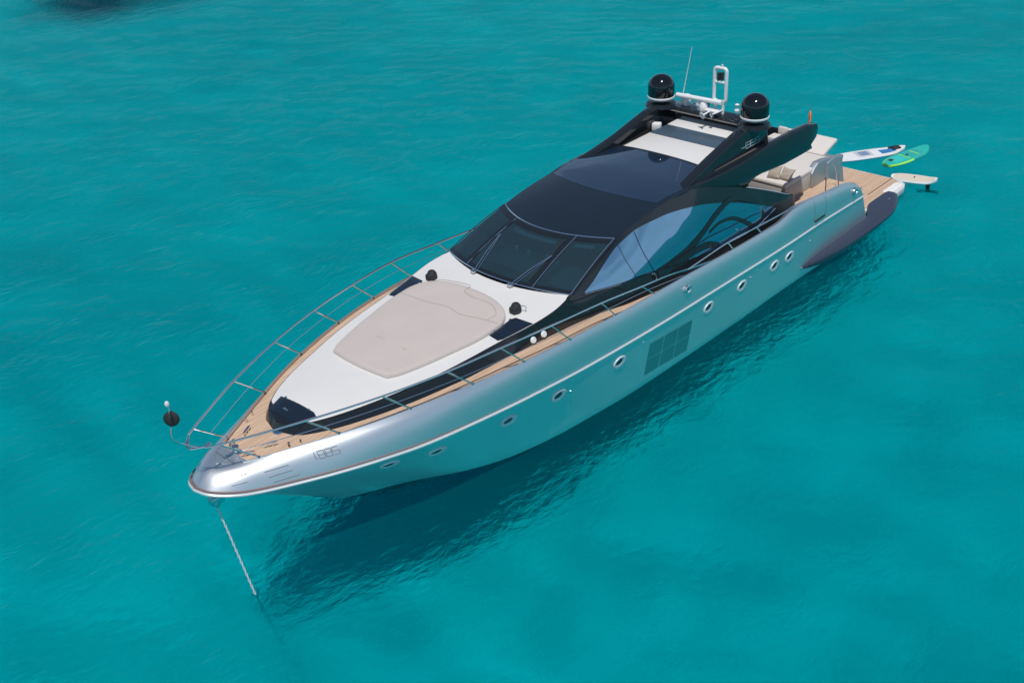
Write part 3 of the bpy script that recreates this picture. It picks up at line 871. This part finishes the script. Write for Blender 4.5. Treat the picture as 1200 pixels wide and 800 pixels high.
obj("aerial_base", MB().tube([(7.1, -1.13, 5.48), (7.1, -1.1, 5.62), (7.1, -1.1, 5.80)], [.05, .045, .02], 10), M_WHITE_PLASTIC, wa)
obj("stern_light", MB().lathe([(.02, -.1), (.03, 0), (.07, .02), (.08, .08), (.05, .13), (0, .14)], (7.0, .86, 5.56), 16).lathe([(.03, -.0), (.06, .03), (.07, .08), (.02, .12)], (7.0, .86, 5.74), 16), M_WHITE_PLASTIC, yacht)
obj("arch_speaker", MB().box((8.0, -1.45, 4.95), (.26, .30, .26), .05, Matrix.Rotation(R(25), 3, 'Z')), M_WHITE_PLASTIC, yacht)

# long roof wings (flybridge coaming) and flybridge
WING = [(12.2, 4.78), (11.2, 4.70), (10.2, 4.42), (9.2, 4.12), (8.40, 3.92), (7.8, 4.06), (7.0, 3.98), (6.2, 3.90), (5.2, 3.88), (4.45, 3.88), (4.55, 4.04), (4.25, 4.22), (4.14, 4.50), (4.22, 4.66), (4.7, 4.75), (5.6, 4.79), (6.9, 4.81), (7.9, 4.78), (8.7, 4.74), (9.8, 4.76), (11.0, 4.82)]
for sg in (1, -1):
    def fn(co, sg=sg):
        lean = 0.10 * (co.z - 4.3)
        return (co.x, sg * (co.y - max(0, lean) + 0.0 - 0.04*max(0, co.x - 10.5)), co.z)
    wg = obj("roof_wing", MB().prism(WING, 'y', 1.98, 2.20, 0.03, 2, fn), M_BLACK_GLOSS, yacht, angle=40)
    obj("stern_floodlight", MB().box((4.22, sg*2.0, 4.42), (.1, .16, .08), .02), M_STEEL, wg)
obj("flybridge_floor", MB().box((6.9, 0, 3.93), (2.8, 3.98, .10), .01), M_DARK_GREY, yacht)
obj("flybridge_fairing", MB().prism([(8.3, 3.9), (8.3, 4.5), (7.2, 4.72), (6.9, 4.3), (6.9, 3.9)], 'y', -1.6, 1.6, .04), M_BLACK_GLOSS, yacht)
obj("flybridge_console", MB().prism([(7.1, 3.98), (7.1, 4.60), (6.9, 4.70), (6.3, 4.66), (6.2, 3.98)], 'y', .9, 1.94, .04), M_LAV, yacht)
obj("flybridge_bench", MB().box((5.95, 1.72, 4.58), (.45, .5, .2), .07), M_CREAM, yacht)
obj("bench_backrest", MB().box((5.70, 1.78, 4.78), (.12, .34, .26), .06), M_CREAM, yacht)
obj("flybridge_bench", MB().box((6.1, -.6, 4.30), (.9, 1.9, .22), .07), M_BLACK_MATT, yacht)
obj("flybridge_stern_rail", MB().box((5.52, 0, 4.36), (.08, 4.0, .78), .03), M_BLACK_GLOSS, yacht)

# saloon body under the hardtop
obj("saloon_wall", MB().box((9.6, 0, 3.3), (3.2, 3.5, 1.5), .04), M_BLACK_GLOSS, yacht)

# ------------------------------------------------------------------ side windows
wtop = pchip([(16.3, 3.68), (16.0, 3.78), (15.3, 4.08), (14.6, 4.33), (13.6, 4.50), (12.5, 4.47), (11.25, 4.31), (10.0, 3.98), (8.9, 3.60), (7.9, 3.18), (7.25, 2.90)])
wbot = pchip([(16.3, 3.66), (15.3, 3.50), (14.0, 3.32), (13.3, 3.22), (12.0, 3.02), (10.7, 2.84), (9.6, 2.76), (8.6, 2.71), (7.9, 2.76), (7.25, 2.88)])
def win_pt(x, v, off): return side_xz(x, wtop(x) + (wbot(x) - wtop(x)) * v, off)
for sg in (1, -1):
    rows = [[(lambda p: Vector((p.x, p.y*sg, p.z)))(win_pt(16.3 - 9.05*i/90, j/8, .012)) for j in range(9)] for i in range(91)]
    wn = obj("side_window", MB().grid(rows, flip=(sg < 0)), M_SIDE_GLASS, yacht, angle=60)
    # S shaped dark strip and lower arc laid over the glass
    def strip(pl, wds, name="dark_strip", m=M_BLACK_GLOSS, off=.022):
        P = spline([(x, 0, z) for x, z in pl], 10); n_ = len(P); a_, b_ = [], []
        for i, p in enumerate(P):
            t = (P[min(i+1, n_-1)] - P[max(i-1, 0)]).normalized(); nn = Vector((-t.z, 0, t.x))
            wv = wds[0] + (wds[1] - wds[0]) * i/(n_-1) if len(wds) == 2 else (wds[0]*(1-2*i/(n_-1)) + wds[1]*2*i/(n_-1) if i < n_/2 else wds[1]*(2-2*i/(n_-1)) + wds[2]*(2*i/(n_-1)-1))
            for arr, k in ((a_, 1), (b_, -1)):
                q = p + nn * wv * k; q = side_xz(q.x, q.z, off); arr.append(Vector((q.x, q.y*sg, q.z)))
        return obj(name, MB().grid([a_, b_]), m, wn)
    strip([(13.5, 3.12), (12.8, 3.17), (12.0, 3.28), (11.2, 3.52), (10.3, 3.82), (9.4, 3.92), (8.4, 3.5)], (.16, .09, .07))
    strip([(10.9, 3.42), (10.3, 3.50), (9.6, 3.38), (8.9, 2.98), (8.6, 2.72)], (.03, .06, .09))
    strip([(12.3, 3.13), (11.6, 3.15), (11.0, 3.08), (10.5, 2.86)], (.10, .10))
    strip([(14.35, 3.36), (14.55, 3.9), (14.62, 4.33)], (.006, .006), "glass_joint")
    strip([(13.62, 3.26), (13.85, 3.9), (13.92, 4.46)], (.008, .008), "glass_joint")
    lower = [win_pt(16.3 - 9.05*i/90, 1.0, .02) for i in list(range(0, 14)) + []]
    obj("window_trim", MB().tube([Vector((p.x, p.y*sg, p.z - .03)) for p in lower], .012, 6), M_STEEL, wn)
    lower = [win_pt(16.3 - 9.05*i/90, 1.0, .02) for i in range(56, 91)]
    obj("window_trim", MB().tube([Vector((p.x, p.y*sg, p.z - .01)) for p in lower], .014, 6), M_STEEL, wn)
    p = side_xz(13.72, 3.17, .05)
    obj("door_handle", MB().tube([Vector((13.74, p.y*sg, 3.30)), Vector((13.66, (p.y + .03)*sg, 3.18)), Vector((13.62, p.y*sg, 3.04))], .022, 8).box((13.8, p.y*sg, 3.30), (.05, .03, .05), .01), M_STEEL, yacht)
# thin chrome line on the tail of the band
for sg in (1, -1):
    obj("tail_trim", MB().tube([Vector((x, (ty(x) - .02)*sg, tz(x) + .012)) for x in [8.6 - .18*i for i in range(14)]], .018, 6), M_STEEL, yacht)

# ------------------------------------------------------------------ portholes and hull fittings
for (x, z) in ((22.95, 1.78), (21.72, 1.60), (19.72, 1.62), (18.08, 1.62), (15.72, 1.53), (11.58, 1.41), (9.80, 1.37), (7.92, 1.28), (7.02, 1.24)):
    p, tx, n_ = hull_frame(x, z)
    tzv = n_.cross(tx).normalized()
    if tzv.z < 0: tzv = -tzv
    for sg in (1, -1):
        def ring(a, b_, d, o=0.0):
            return [Vector((q.x, q.y*sg, q.z)) for q in [p + (tx*.045 + tzv*.04)*o + tx*(a*math.cos(2*math.pi*k/28)) + tzv*(b_*math.sin(2*math.pi*k/28)) + n_*d for k in range(28)]]
        fr_ = obj("porthole", MB().grid([ring(.255, .195, .0), ring(.245, .185, .022), ring(.225, .165, .028), ring(.145, .10, .014, 1), ring(.135, .09, .010, 1)], close_v=True), M_PORT_RING, yacht)
        g_ = MB(); rg = ring(.145, .10, .014, 1); g_.add(rg, [tuple(range(28))])
        obj("pane", g_, M_PORT_GLASS, fr_)
# small lights near the portholes
for (x, z) in ((14.75, 1.72), (9.05, 1.62), (9.35, 1.48), (5.75, 1.32), (17.65, 1.25 + .3)):
    p, tx, n_ = hull_frame(x, z)
    obj("hull_light", MB().lathe([(0, .03), (.028, .02), (.035, -.01)], p, 12, axis=n_), M_STEEL, yacht)
# engine room grid window, two rows of three
for sg in (1, -1):
    gw = None
    for r_ in range(2):
        for c_ in range(3):
            rows = []
            for i in range(7):
                row = []
                for j in range(7):
                    u = (c_ + .03 + .94*i/6) / 3; v = (r_ + .03 + .94*j/6) / 2
                    x = 14.42 - 2.06*u + .0*v; z = 1.50 - .12*u - 1.13*v
                    p = hull_at(x, z); row.append(Vector((p.x, (p.y + .004)*sg, p.z)))
                rows.append(row)
            if gw is None:
                gw = obj("hull_window", MB().grid(rows), mat("smoked_hull_glass", (.40, .44, .46), rough=.36, metal=1.0), yacht); GM = gw.data.materials[0]
            else:
                obj("window_pane", MB().grid(rows), GM, gw)
# slots and faint badge on the bow
for (xa, xb, z) in ((25.75, 25.25, 2.80), (25.72, 25.22, 2.68), (25.66, 25.12, 2.55), (26.30, 26.08, 2.86), (26.45, 26.15, 2.72)):
    for sg in (1, -1):
        P = []
        for i in range(6):
            q = hull_at(xa + (xb-xa)*i/5, z)
            P.append(Vector((q.x, (q.y + .004)*sg, q.z + .004)))
        obj("bow_slot", MB().tube(P, .011, 5), M_LOGO_GREY, yacht)
for sg in (1, -1):
    bg_ = MB()
    def bp(a, h):
        x = 24.62 - .46*a; z = 2.74 + .15*h; q = hull_at(x, z); return Vector((q.x, (q.y + .004)*sg, q.z + .004))
    def stroke(ps):
        P = []
        for i in range(len(ps) - 1):
            for k in range(4): P.append(bp(ps[i][0] + (ps[i+1][0]-ps[i][0])*k/4, ps[i][1] + (ps[i+1][1]-ps[i][1])*k/4))
        P.append(bp(*ps[-1])); bg_.tube(P, .008, 5)
    stroke([(-.10, 0), (-.15, .5), (-.10, 1)])
    for k in range(3):
        a0, a1 = k*.335 + .03, k*.335 + .30
        if k < 2: stroke([(a0, 0), (a0, 1), (a1, 1), (a1, 0), (a0, 0)]); stroke([(a0, .5), (a1, .5)])
        else: stroke([(a1, 1), (a0, 1), (a0, .5), (a1, .5), (a1, 0), (a0, 0)])
    obj("bow_badge", bg_, M_LOGO_GREY, yacht)

# fairleads
def fairlead(p, n_, r=.13):
    mb = MB()
    q = Vector((0, 0, 1)).rotation_difference(n_)
    mb.tube([p + q @ Vector((r*math.cos(a), r*math.sin(a)*.75, .03)) for a in [2*math.pi*i/18 for i in range(18)]], .035, 8, closed=True)
    mb.tube([p + q @ Vector((-.05, -.08, .03)), p + q @ Vector((-.05, .08, .03))], .028, 8).tube([p + q @ Vector((.05, -.08, .03)), p + q @ Vector((.05, .08, .03))], .028, 8)
    return mb
for sg in (1, -1):
    for (x, z) in ((12.85, 2.58), (2.95, 2.08)):
        p, tx, n_ = hull_frame(x, z); p = Vector((p.x, p.y*sg, p.z)); n2 = Vector((n_.x, n_.y*sg, n_.z))
        f_ = obj("fairlead", fairlead(p, n2), M_STEEL, yacht)
        obj("fairlead_recess", MB().lathe([(0, .012), (.11, .010), (.13, -.01)], p, 20, axis=n2), M_BLACK_MATT, f_)
    # boarding gate seams
    g_ = MB()
    for x0 in (5.75, 5.0):
        P = []
        for i in range(12):
            z = gz(x0) - .03 - (gz(x0) - 1.95)*i/11
            q = hull_at(x0 + .0*i, z); P.append(Vector((q.x, (q.y + .003)*sg, q.z)))
        g_.tube(P, .008, 5)
    gate = obj("boarding_gate", g_, M_LOGO_GREY, yacht)
    P = [hull_at(x, 1.98) for x in (5.65, 5.05)]
    obj("gate_slot", MB().tube([Vector((q.x, (q.y + .004)*sg, q.z)) for q in P], .035, 8), M_BLACK_MATT, gate)

# ------------------------------------------------------------------ guard rails
bases = [(25.64, .60, 3.02), (23.98, 1.38, 3.08), (22.35, 2.02, 3.15), (20.74, 2.47, 3.18), (19.24, 2.76, 3.18), (17.68, 2.93, 3.13), (15.88, 2.96, 3.05), (14.22, 2.99, 2.98)]
tops = [(26.45, .49, 3.75), (24.77, 1.32, 3.81), (23.09, 1.97, 3.84), (21.48, 2.42, 3.86), (19.94, 2.70, 3.87), (18.35, 2.92, 3.83), (16.49, 3.00, 3.68), (14.87, 3.08, 3.50)]
for sg in (1, -1):
    T = [(p[0], p[1]*sg, p[2]) for p in tops]
    main = spline([(26.86, .05*sg, 3.75), (26.72, .28*sg, 3.75)] + T + [(13.6, 3.08*sg, 3.32), (12.6, 3.06*sg, 3.10), (11.5, 3.03*sg, 2.88)], 8)
    rl = obj("guard_rail", MB().tube(main, .024, 8), M_STEEL, yacht)
    for b_, t_ in zip(bases, tops):
        bb = Vector((b_[0], b_[1]*sg, b_[2])); tt = Vector((t_[0], t_[1]*sg, t_[2]))
        obj("stanchion", MB().tube([bb, bb.lerp(tt, .6), tt], .019, 8).lathe([(.045, 0), (.04, .02), (.02, .03)], bb - Vector((0, 0, .01)), 12), M_STEEL, rl)
    mids = [(b_[0]*.5 + t_[0]*.5, (b_[1]*.5 + t_[1]*.5)*sg, b_[2]*.5 + t_[2]*.5) for b_, t_ in zip(bases, tops)]
    obj("mid_wire", MB().tube(spline(mids[0:8] + [(12.9, 3.05*sg, 3.0)], 8), .008, 6), M_STEEL, rl)
    after = spline([(12.75, 3.07*sg, 3.13), (10.68, 3.05*sg, 3.16), (9.11, 3.04*sg, 3.05), (7.6, 3.02*sg, 2.95), (6.88, 2.98*sg, 2.92)], 8)
    r2l = obj("guard_rail", MB().tube(after, .022, 8), M_STEEL, yacht)
    for b_, t_ in (((10.34, 3.03, 2.80), (10.68, 3.05, 3.16)), ((8.79, 3.03, 2.74), (9.11, 3.04, 3.05))):
        obj("stanchion", MB().tube([(b_[0], b_[1]*sg, b_[2]), (t_[0], t_[1]*sg, t_[2])], .02, 8), M_STEEL, r2l)
# pulpit nose, anchor ball staff
pul = obj("pulpit", MB().tube(spline([(26.72, -.28, 3.75), (26.90, -.10, 3.74), (26.92, .10, 3.73), (26.72, .28, 3.75)], 8), .026, 8).box((26.6, .30, 3.76), (.16, .07, .05), .015), M_STEEL, yacht)
sf = obj("light_staff", MB().tube(spline([(26.86, 0, 3.74), (27.1, 0, 3.95), (27.24, 0, 4.2), (27.16, 0, 4.5), (27.15, 0, 4.9)], 8), .018, 8), M_STEEL, pul)
al = MB().lathe([(.02, -.06), (.045, -.03), (.05, .03), (.03, .07), (0, .08)], (27.15, 0, 4.95), 14)
obj("anchor_light", al, M_WHITE_PLASTIC, pul)
nb = Vector((.7, .7, .15)).normalized()
obj("anchor_ball", MB().lathe([(0, .05), (.11, .045), (.165, .02), (.175, 0), (.165, -.02), (.12, -.045), (0, -.05)], (27.12, -.02, 4.57), 24, axis=nb).lathe([(0, .05), (.11, .045), (.165, .02), (.175, 0), (.165, -.02), (0, -.05)], (27.12, -.02, 4.57), 24, axis=Vector((-.7, .7, 0))), M_BLACK_MATT, pul)

# foredeck fittings
def cleat(x, y, z, ang):
    m_ = Matrix.Rotation(ang, 3, 'Z')
    mb = MB()
    def tr(v): return m_ @ Vector(v) + Vector((x, y, z))
    mb.tube([tr((-.17, 0, .10)), tr((-.08, 0, .11)), tr((.08, 0, .11)), tr((.17, 0, .10))], [.012, .024, .024, .012], 8)
    for s_ in (-.06, .06): mb.tube([tr((s_, 0, 0)), tr((s_, 0, .10))], .02, 8)
    return mb
for sg in (1, -1):
    obj("mooring_cleat", cleat(25.2, .44*sg, 2.965, R(-28*sg)), M_STEEL, yacht)
    obj("mooring_cleat", cleat(25.72, .30*sg, 2.945, R(-35*sg)), M_STEEL, yacht)
    obj("bollard", MB().tube([(24.95, .80*sg, 2.97), (24.95, .80*sg, 3.11)], .03, 10).tube([(24.7, .9*sg, 2.97), (24.7, .9*sg, 3.09)], .025, 10), M_STEEL, yacht)
obj("anchor_locker_lid", MB().lathe([(0, .03), (.10, .03), (.13, .02), (.14, 0)], (24.72, .10, 2.99), 24), M_STEEL, yacht)
obj("windlass", MB().lathe([(.13, 0), (.13, .05), (.07, .08), (.06, .13), (.09, .17), (.08, .2), (0, .21)], (25.82, 0, 2.945), 20).box((26.02, 0, 2.98), (.30, .16, .06), .02), M_STEEL, yacht)
obj("bow_roller", MB().box((26.55, 0, 2.10), (.34, .22, .20), .04).tube([(26.6, -.12, 2.02), (26.6, .12, 2.02)], .06, 12), M_STEEL, yacht)
dm = MB()
dm.tube([hull_at(x, 0)*0 + Vector((x, y, gz(x) + .035)) for x, y in [(26.12 - .22*(v/6.0)**2*0 - .0, gy(26.05)*0.9*v/6.0) for v in range(-6, 7)]], .012, 5)
obj("nose_seam", dm, M_LOGO_GREY, yacht)

# ------------------------------------------------------------------ stern
PADZ = 2.50
obj("sunbed_base", MB().box((3.00, 0, 2.0), (3.04, 2.74, .60), .05), mat("grey_beige_moulding", (.44, .42, .40), rough=.4), yacht)
gb = MB().prism([(1.9, 1.74), (1.9, 2.40), (1.25, 2.45), (.75, 1.9), (.30, .50), (1.3, .45)], 'y', -1.5, 1.5, .05)
obj("garage_door", gb, M_SILVER_SATIN, yacht)
sp = obj("stern_sunbed", MB().box((3.02, .0, 2.36), (3.04, 2.74, .18), .07, seg=3), M_CREAM, yacht)
obj("headrest", MB().box((1.05, 0, 2.58), (1.05, 2.2, .14), .05, Matrix.Rotation(R(17), 3, 'Y')), M_CREAM, sp)
obj("seam", MB().tube([(1.55, -1.2, 2.46), (1.55, 1.2, 2.46)], .015, 6), M_CUSH_DARK, sp)
for sg in (1, -1):
    CO = [(2.84, 1.76), (2.88, 2.28), (2.74, 2.44), (2.48, 2.58), (1.95, 2.53), (1.45, 2.42), (.86, 2.30), (.66, 2.30), (.72, 2.0), (.95, 1.62), (1.2, 1.60)]
    obj("sunbed_coaming", MB().prism([(a, b_) for a, b_ in CO], 'y', 1.20*sg, 1.44*sg, .035, 3), M_SILVER_SATIN, yacht, angle=35)
    hp = MB().tube(spline([(3.86, 2.50*sg, 1.76), (3.90, 2.50*sg, 2.5), (3.94, 2.5*sg, 2.74)], 4), .02, 8).lathe([(0, .04), (.03, .03), (.03, -.02)], (3.94, 2.5*sg, 2.74), 10)
    hp.tube([(3.0, 2.5*sg, 1.76), (3.0, 2.5*sg, 2.55)], .018, 8).tube([(3.86, 2.5*sg, 2.2), (3.0, 2.5*sg, 2.1)], .014, 6)
    obj("boarding_handrail", hp, M_STEEL, yacht)
    obj("stair_handrail", MB().tube(spline([(2.1, 1.98*sg, 1.76), (2.2, 1.97*sg, 2.3), (2.52, 1.96*sg, 2.72)], 5), .013, 8), M_STEEL, yacht)
# swim platform
pl = [(1.22, -2.50), (1.22, 2.50), (.9, 2.6), (-1.3, 2.75), (-1.9, 2.72), (-2.2, 2.60), (-2.38, 2.35), (-2.42, 1.9), (-2.42, -1.9), (-2.38, -2.35), (-2.2, -2.60), (-1.9, -2.72), (-1.3, -2.75), (.9, -2.6)]
plat = obj("swim_platform", MB().prism(pl, 'z', .26, .49, .03), M_WHITE_GEL, yacht)
pl2 = [(1.24, -2.48), (1.24, 2.48), (.8, 2.5), (-1.2, 2.62), (-1.9, 2.58), (-2.15, 2.42), (-2.3, 2.2), (-2.34, 1.9), (-2.34, -1.9), (-2.3, -2.2), (-2.15, -2.42), (-1.9, -2.58), (-1.2, -2.62), (.8, -2.5)]
obj("platform_teak", MB().prism(pl2, 'z', .47, .502, 0), M_TEAK, plat)
obj("platform_seam", MB().box((-1.4, 2.0, .503), (1.95, .035, .012)), mat("dark_caulk", (.12, .06, .04), rough=.7), plat)
for sg in (1, -1):
    rows = []
    yo = pchip([(6.05, 2.98), (5.8, 3.08), (4.9, 3.28), (3.5, 3.42), (1.5, 3.44), (.3, 3.36), (-.5, 3.14), (-1.1, 2.84), (-1.3, 2.62)])
    yi = pchip([(6.05, 2.96), (1.4, 2.90), (1.0, 2.70), (.3, 2.45), (-.8, 2.45), (-1.3, 2.58)])
    for i in range(61):
        x = 6.05 - 7.35 * i / 60.0; a, b_ = yi(x), yo(x); d = max(.01, b_ - a)
        e = min(1, (6.05 - x) / 1.2, (x + 1.3) / .25 + .05)
        prof = [(a, .56), (a + d*.55, .57), (a + d*.85, .545), (b_ - .02, .49), (b_, .42), (b_ - .03, .33), (b_ - .15*min(1, d), .24), (a + .0, .16)]
        rows.append([Vector((x, y*sg, .40 + (z - .40)*(.25 + .75*max(0, e)) )) for y, z in prof])
    o_ = obj("platform_sponson", MB().grid(rows, flip=(sg < 0)), M_NAVY, yacht, angle=60)
    obj("tip_cap", MB().lathe([(0, .06), (.05, .04), (.06, -.02)], (6.05, 2.99*sg, .42), 12, axis=(1, .2*sg, 0)), M_STEEL, o_)
    obj("platform_cleat", MB().box((-.35, 2.85*sg, .575), (.18, .05, .02), .008), M_STEEL, o_)

# flag
fs = obj("flag_staff", MB().tube([(1.05, .05, 2.45), (.85, .02, 3.1), (.66, 0, 3.75)], .015, 6), M_STEEL, yacht)
for (a0, a1, m_, nm) in ((0.0, .33, M_RED, "flag_stripe"), (.33, .67, M_YELLOW, "flag_stripe"), (.67, 1.0, M_RED, "flag_stripe")):
    rows = []
    for i in range(9):
        u = i/8; z = 3.72 - .55*u; row = []
        for j in range(4):
            a = a0 + (a1-a0)*j/3
            row.append(Vector((.67 + .27*u*.9 - .02 + .20*a*u**.5 + .05*math.sin(6*u + 3*a), .0 + .26*a*u**.6, z - .06*a)))
        rows.append(row)
    obj(nm, MB().grid(rows), m_, fs)

# ------------------------------------------------------------------ loose things
def pillow(name, loc, rot, label, size=(.46, .46, .17)):
    rows = []
    for sgn in (1, -1):
        g = []
        for i in range(13):
            row = []
            for j in range(13):
                u, v = i/6 - 1, j/6 - 1
                t = (1 - u**4) * (1 - v**4)
                pin = 1 - .10 * (1 - abs(u)**2) * abs(v)**3 - .0
                pin2 = 1 - .10 * (1 - abs(v)**2) * abs(u)**3
                row.append(Vector((u*size[0]/2*pin2, v*size[1]/2*pin, sgn*size[2]/2*t**.5*(1 - .25*(u*u+v*v)*.5) + .008*math.sin(7*u+3*v))))
            g.append(row)
        rows.append(g)
    mb = MB().grid(rows[0]).grid(rows[1], flip=True)
    o = obj(name, mb, M_PILLOW, None, angle=80)
    o.location = loc; o.rotation_euler = rot
    return tag(o, label, "pillow", "sand coloured pillows on the stern sunbed")
pillow("throw_pillow", (4.22, .74, 2.64), (R(4), R(52), R(14)), "sand coloured throw pillow nearer the black roof wing, at the sunbed edge")
pillow("throw_pillow", (4.14, 1.17, 2.64), (R(-5), R(50), R(-4)), "sand coloured throw pillow nearer the open side, at the sunbed edge")
pillow("throw_pillow", (3.72, .95, 2.53), (R(4), R(-8), R(30)), "small sand pillow lying flat behind the two upright pillows", (.36, .36, .12))

def board(name, a, b_, w_, z, th, mats, label, cat, tip=.5, tail=.35, roll=0, pitch=0):
    """a flat board from tail a to nose b, built along local +x"""
    a = Vector(a); b_ = Vector(b_); d = b_ - a; Ln = d.length; ang = math.atan2(d.y, d.x)
    root = empty(name, ((a.x + b_.x)/2, (a.y + b_.y)/2, z), label, cat)
    root.rotation_euler = (R(roll), R(pitch), ang)
    def hw(u):
        f = 1.0
        if u > 1 - tip: q = (u - (1 - tip)) / tip; f *= math.sqrt(max(0, 1 - q**2.4))
        if u < tail: q = (tail - u) / tail; f *= (1 - .55*q**2.2) if q < .97 else .3
        return max(.012, w_/2*f)
    def shell(inset, z0, z1, u0=0, u1=1, mb=None, bulge=.35, bend=0.0):
        rows = []
        for i in range(49):
            u = u0 + (u1-u0)*(i/48.0)
            h_ = max(.006, hw(u) - inset); x = (u - .5)*Ln
            rk = .10*max(0, (u - .75)/.25)**2
            rows.append([Vector((x, y, zz + rk)) for y, zz in ((-h_*.86, z0), (-h_, (z0+z1)/2), (-h_*.9, z1), (0, z1 + .008), (h_*.9, z1), (h_, (z0+z1)/2), (h_*.86, z0))])
        m = (mb or MB()); m.grid(rows, close_v=True)
        o1 = len(m.v) - 7*49
        m.f.append(tuple(o1 + k for k in range(7))); m.f.append(tuple(o1 + 48*7 + k for k in range(7))[::-1])
        return m
    def top(inset, zt, u0, u1, v0=-1, v1=1):
        rows = []
        for i in range(31):
            u = u0 + (u1-u0)*i/30.0; h_ = max(.004, hw(u)*.9 - inset); rk = .10*max(0, (u - .75)/.25)**2
            rows.append([Vector(((u-.5)*Ln, h_*(v0 + (v1-v0)*k/4), zt + rk + .008*(1 - abs(v0 + (v1-v0)*k/4)))) for k in range(5)])
        return MB().grid(rows)
    def part(nm, mb, m_, par=None):
        o = obj(nm, mb, m_, None, angle=50); o.parent = par or root; return o
    return root, shell, top, part, Ln

# inflatable paddle board, white with blue nose pad
root, shell, top, part, Ln = board("paddle_board", (-3.55, -1.30), (-6.38, .62), .82, .03, .13, None, "white paddle board with blue nose patch floating behind the stern", "paddle board", tip=.55, tail=.4)
bd = part("board_body", shell(0, 0, .13), M_WHITE_PLASTIC)
part("rail_stripe", shell(-.004, .035, .05), M_BLUE)
part("nose_pad", top(.07, .136, .66, .86, -1, .4), M_BLUE)
part("nose_bag", MB().box((Ln*.38, .02, .20), (.36, .30, .07), .03).box((Ln*.34, .12, .19), (.3, .1, .05), .02), M_BLACK_MATT)
part("deck_pad", top(.09, .136, .36, .56), mat("pale_grey_pad", (.50, .52, .56), rough=.7, var=.3, vscale=9))
part("deck_pad", top(.16, .140, .40, .52), mat("mottled_blue_pad", (.18, .24, .38), rough=.7, var=.6, vscale=14))
part("fin", MB().box((-Ln*.42, 0, -.05), (.2, .02, .14), .004), M_BLACK_MATT)

# turquoise board with lime rail
root, shell, top, part, Ln = board("foil_surfboard", (-4.35, .80), (-6.95, 1.30), .78, .03, .14, None, "turquoise surfboard with lime green rail floating behind the paddle board", "surfboard", tip=.38, tail=.38)
part("board_body", shell(0, 0, .125), M_TURQ)
part("rail_bumper", shell(-.035, .02, .115, 0, .48), M_LIME)
part("deck_patch", top(.10, .128, .15, .42), mat("aqua_pad", (.03, .50, .46), rough=.6, var=.15, vscale=8))
part("deck_patch", top(.10, .128, .47, .80), mat("aqua_pad_darker", (.02, .36, .33), rough=.6, var=.15, vscale=8))
part("deck_stripe", top(.06, .132, .43, .455), M_LIME)
part("deck_stripe", top(.10, .132, .66, .685), M_LIME)
part("carry_handle", MB().tube(spline([(-.1, -.0, .13), (0, 0, .17), (.12, 0, .13)], 4), .02, 6).box((-Ln*.33, .1, .14), (.2, .16, .02), .006), M_BLACK_MATT)

# foil board
root, shell, top, part, Ln = board("hydrofoil_board", (-2.95, 1.70), (-3.42, 3.32), .62, .26, .12, None, "sand coloured hydrofoil board beside the platform corner with its black mast in the water", "hydrofoil board", tip=.45, tail=.35, roll=6)
part("board_body", shell(0, 0, .10), M_WHITE_PLASTIC)
part("deck_pad", top(.03, .106, .06, .94), M_BOARD_SAND)
part("deck_insert", MB().box((.0, .05, .115), (.05, .12, .012), .004), M_BLACK_MATT)
part("foil_mast", MB().box((Ln*.30, .12, -.36), (.16, .05, .85), .015).box((Ln*.30, .12, -.78), (.8, .16, .03), .01), M_BLACK_MATT)

# crumpled white towel on the platform corner
rs = random.Random(4)
rows = []
for i in range(25):
    u = i/24.0; row = []
    for j in range(13):
        v = j/12.0
        x = -1.02 - 1.05*u + .07*math.sin(5*v + 2*u) ; y = 2.28 + .36*v - .08*u*math.sin(3*v)
        e = min(u, 1-u, v, 1-v)
        row.append(Vector((x, y, .508 + (.012 + .030*abs(math.sin(9*u + 4*v)) * abs(math.cos(7*v - 3*u)) + .01*rs.random()) * min(1, e*8))))
    rows.append(row)
tw = obj("towel", MB().grid(rows), mat("white_towelling", (.74, .73, .71), rough=.95, var=.05, vscale=20, bump=.01, bscale=60), None, angle=80)
tag(tw, "crumpled white towel on the teak swim platform corner", "towel")

# anchor chain from the bow roller down into the water
ch = MB()
a, b_ = Vector((26.58, 0, 1.98)), Vector((26.88, 3.7, -5.2))
nl = 110
dirn = (b_ - a).normalized()
for i in range(nl):
    p = a.lerp(b_, i/(nl-1.0)); p.z -= .10*math.sin(math.pi*i/(nl-1.0))
    s1 = dirn.cross(Vector((0, 0, 1))).normalized(); s2 = dirn.cross(s1)
    sd = s1 if i % 2 else s2
    ch.tube([p + dirn*(.036*math.cos(t)) + sd*(.020*math.sin(t)) for t in [2*math.pi*k/10 for k in range(10)]], .0095, 5, closed=True)
c_ = obj("anchor_chain", ch, M_CHAIN, None)

tag(c_, "galvanised anchor chain hanging from the bow into the water", "chain")
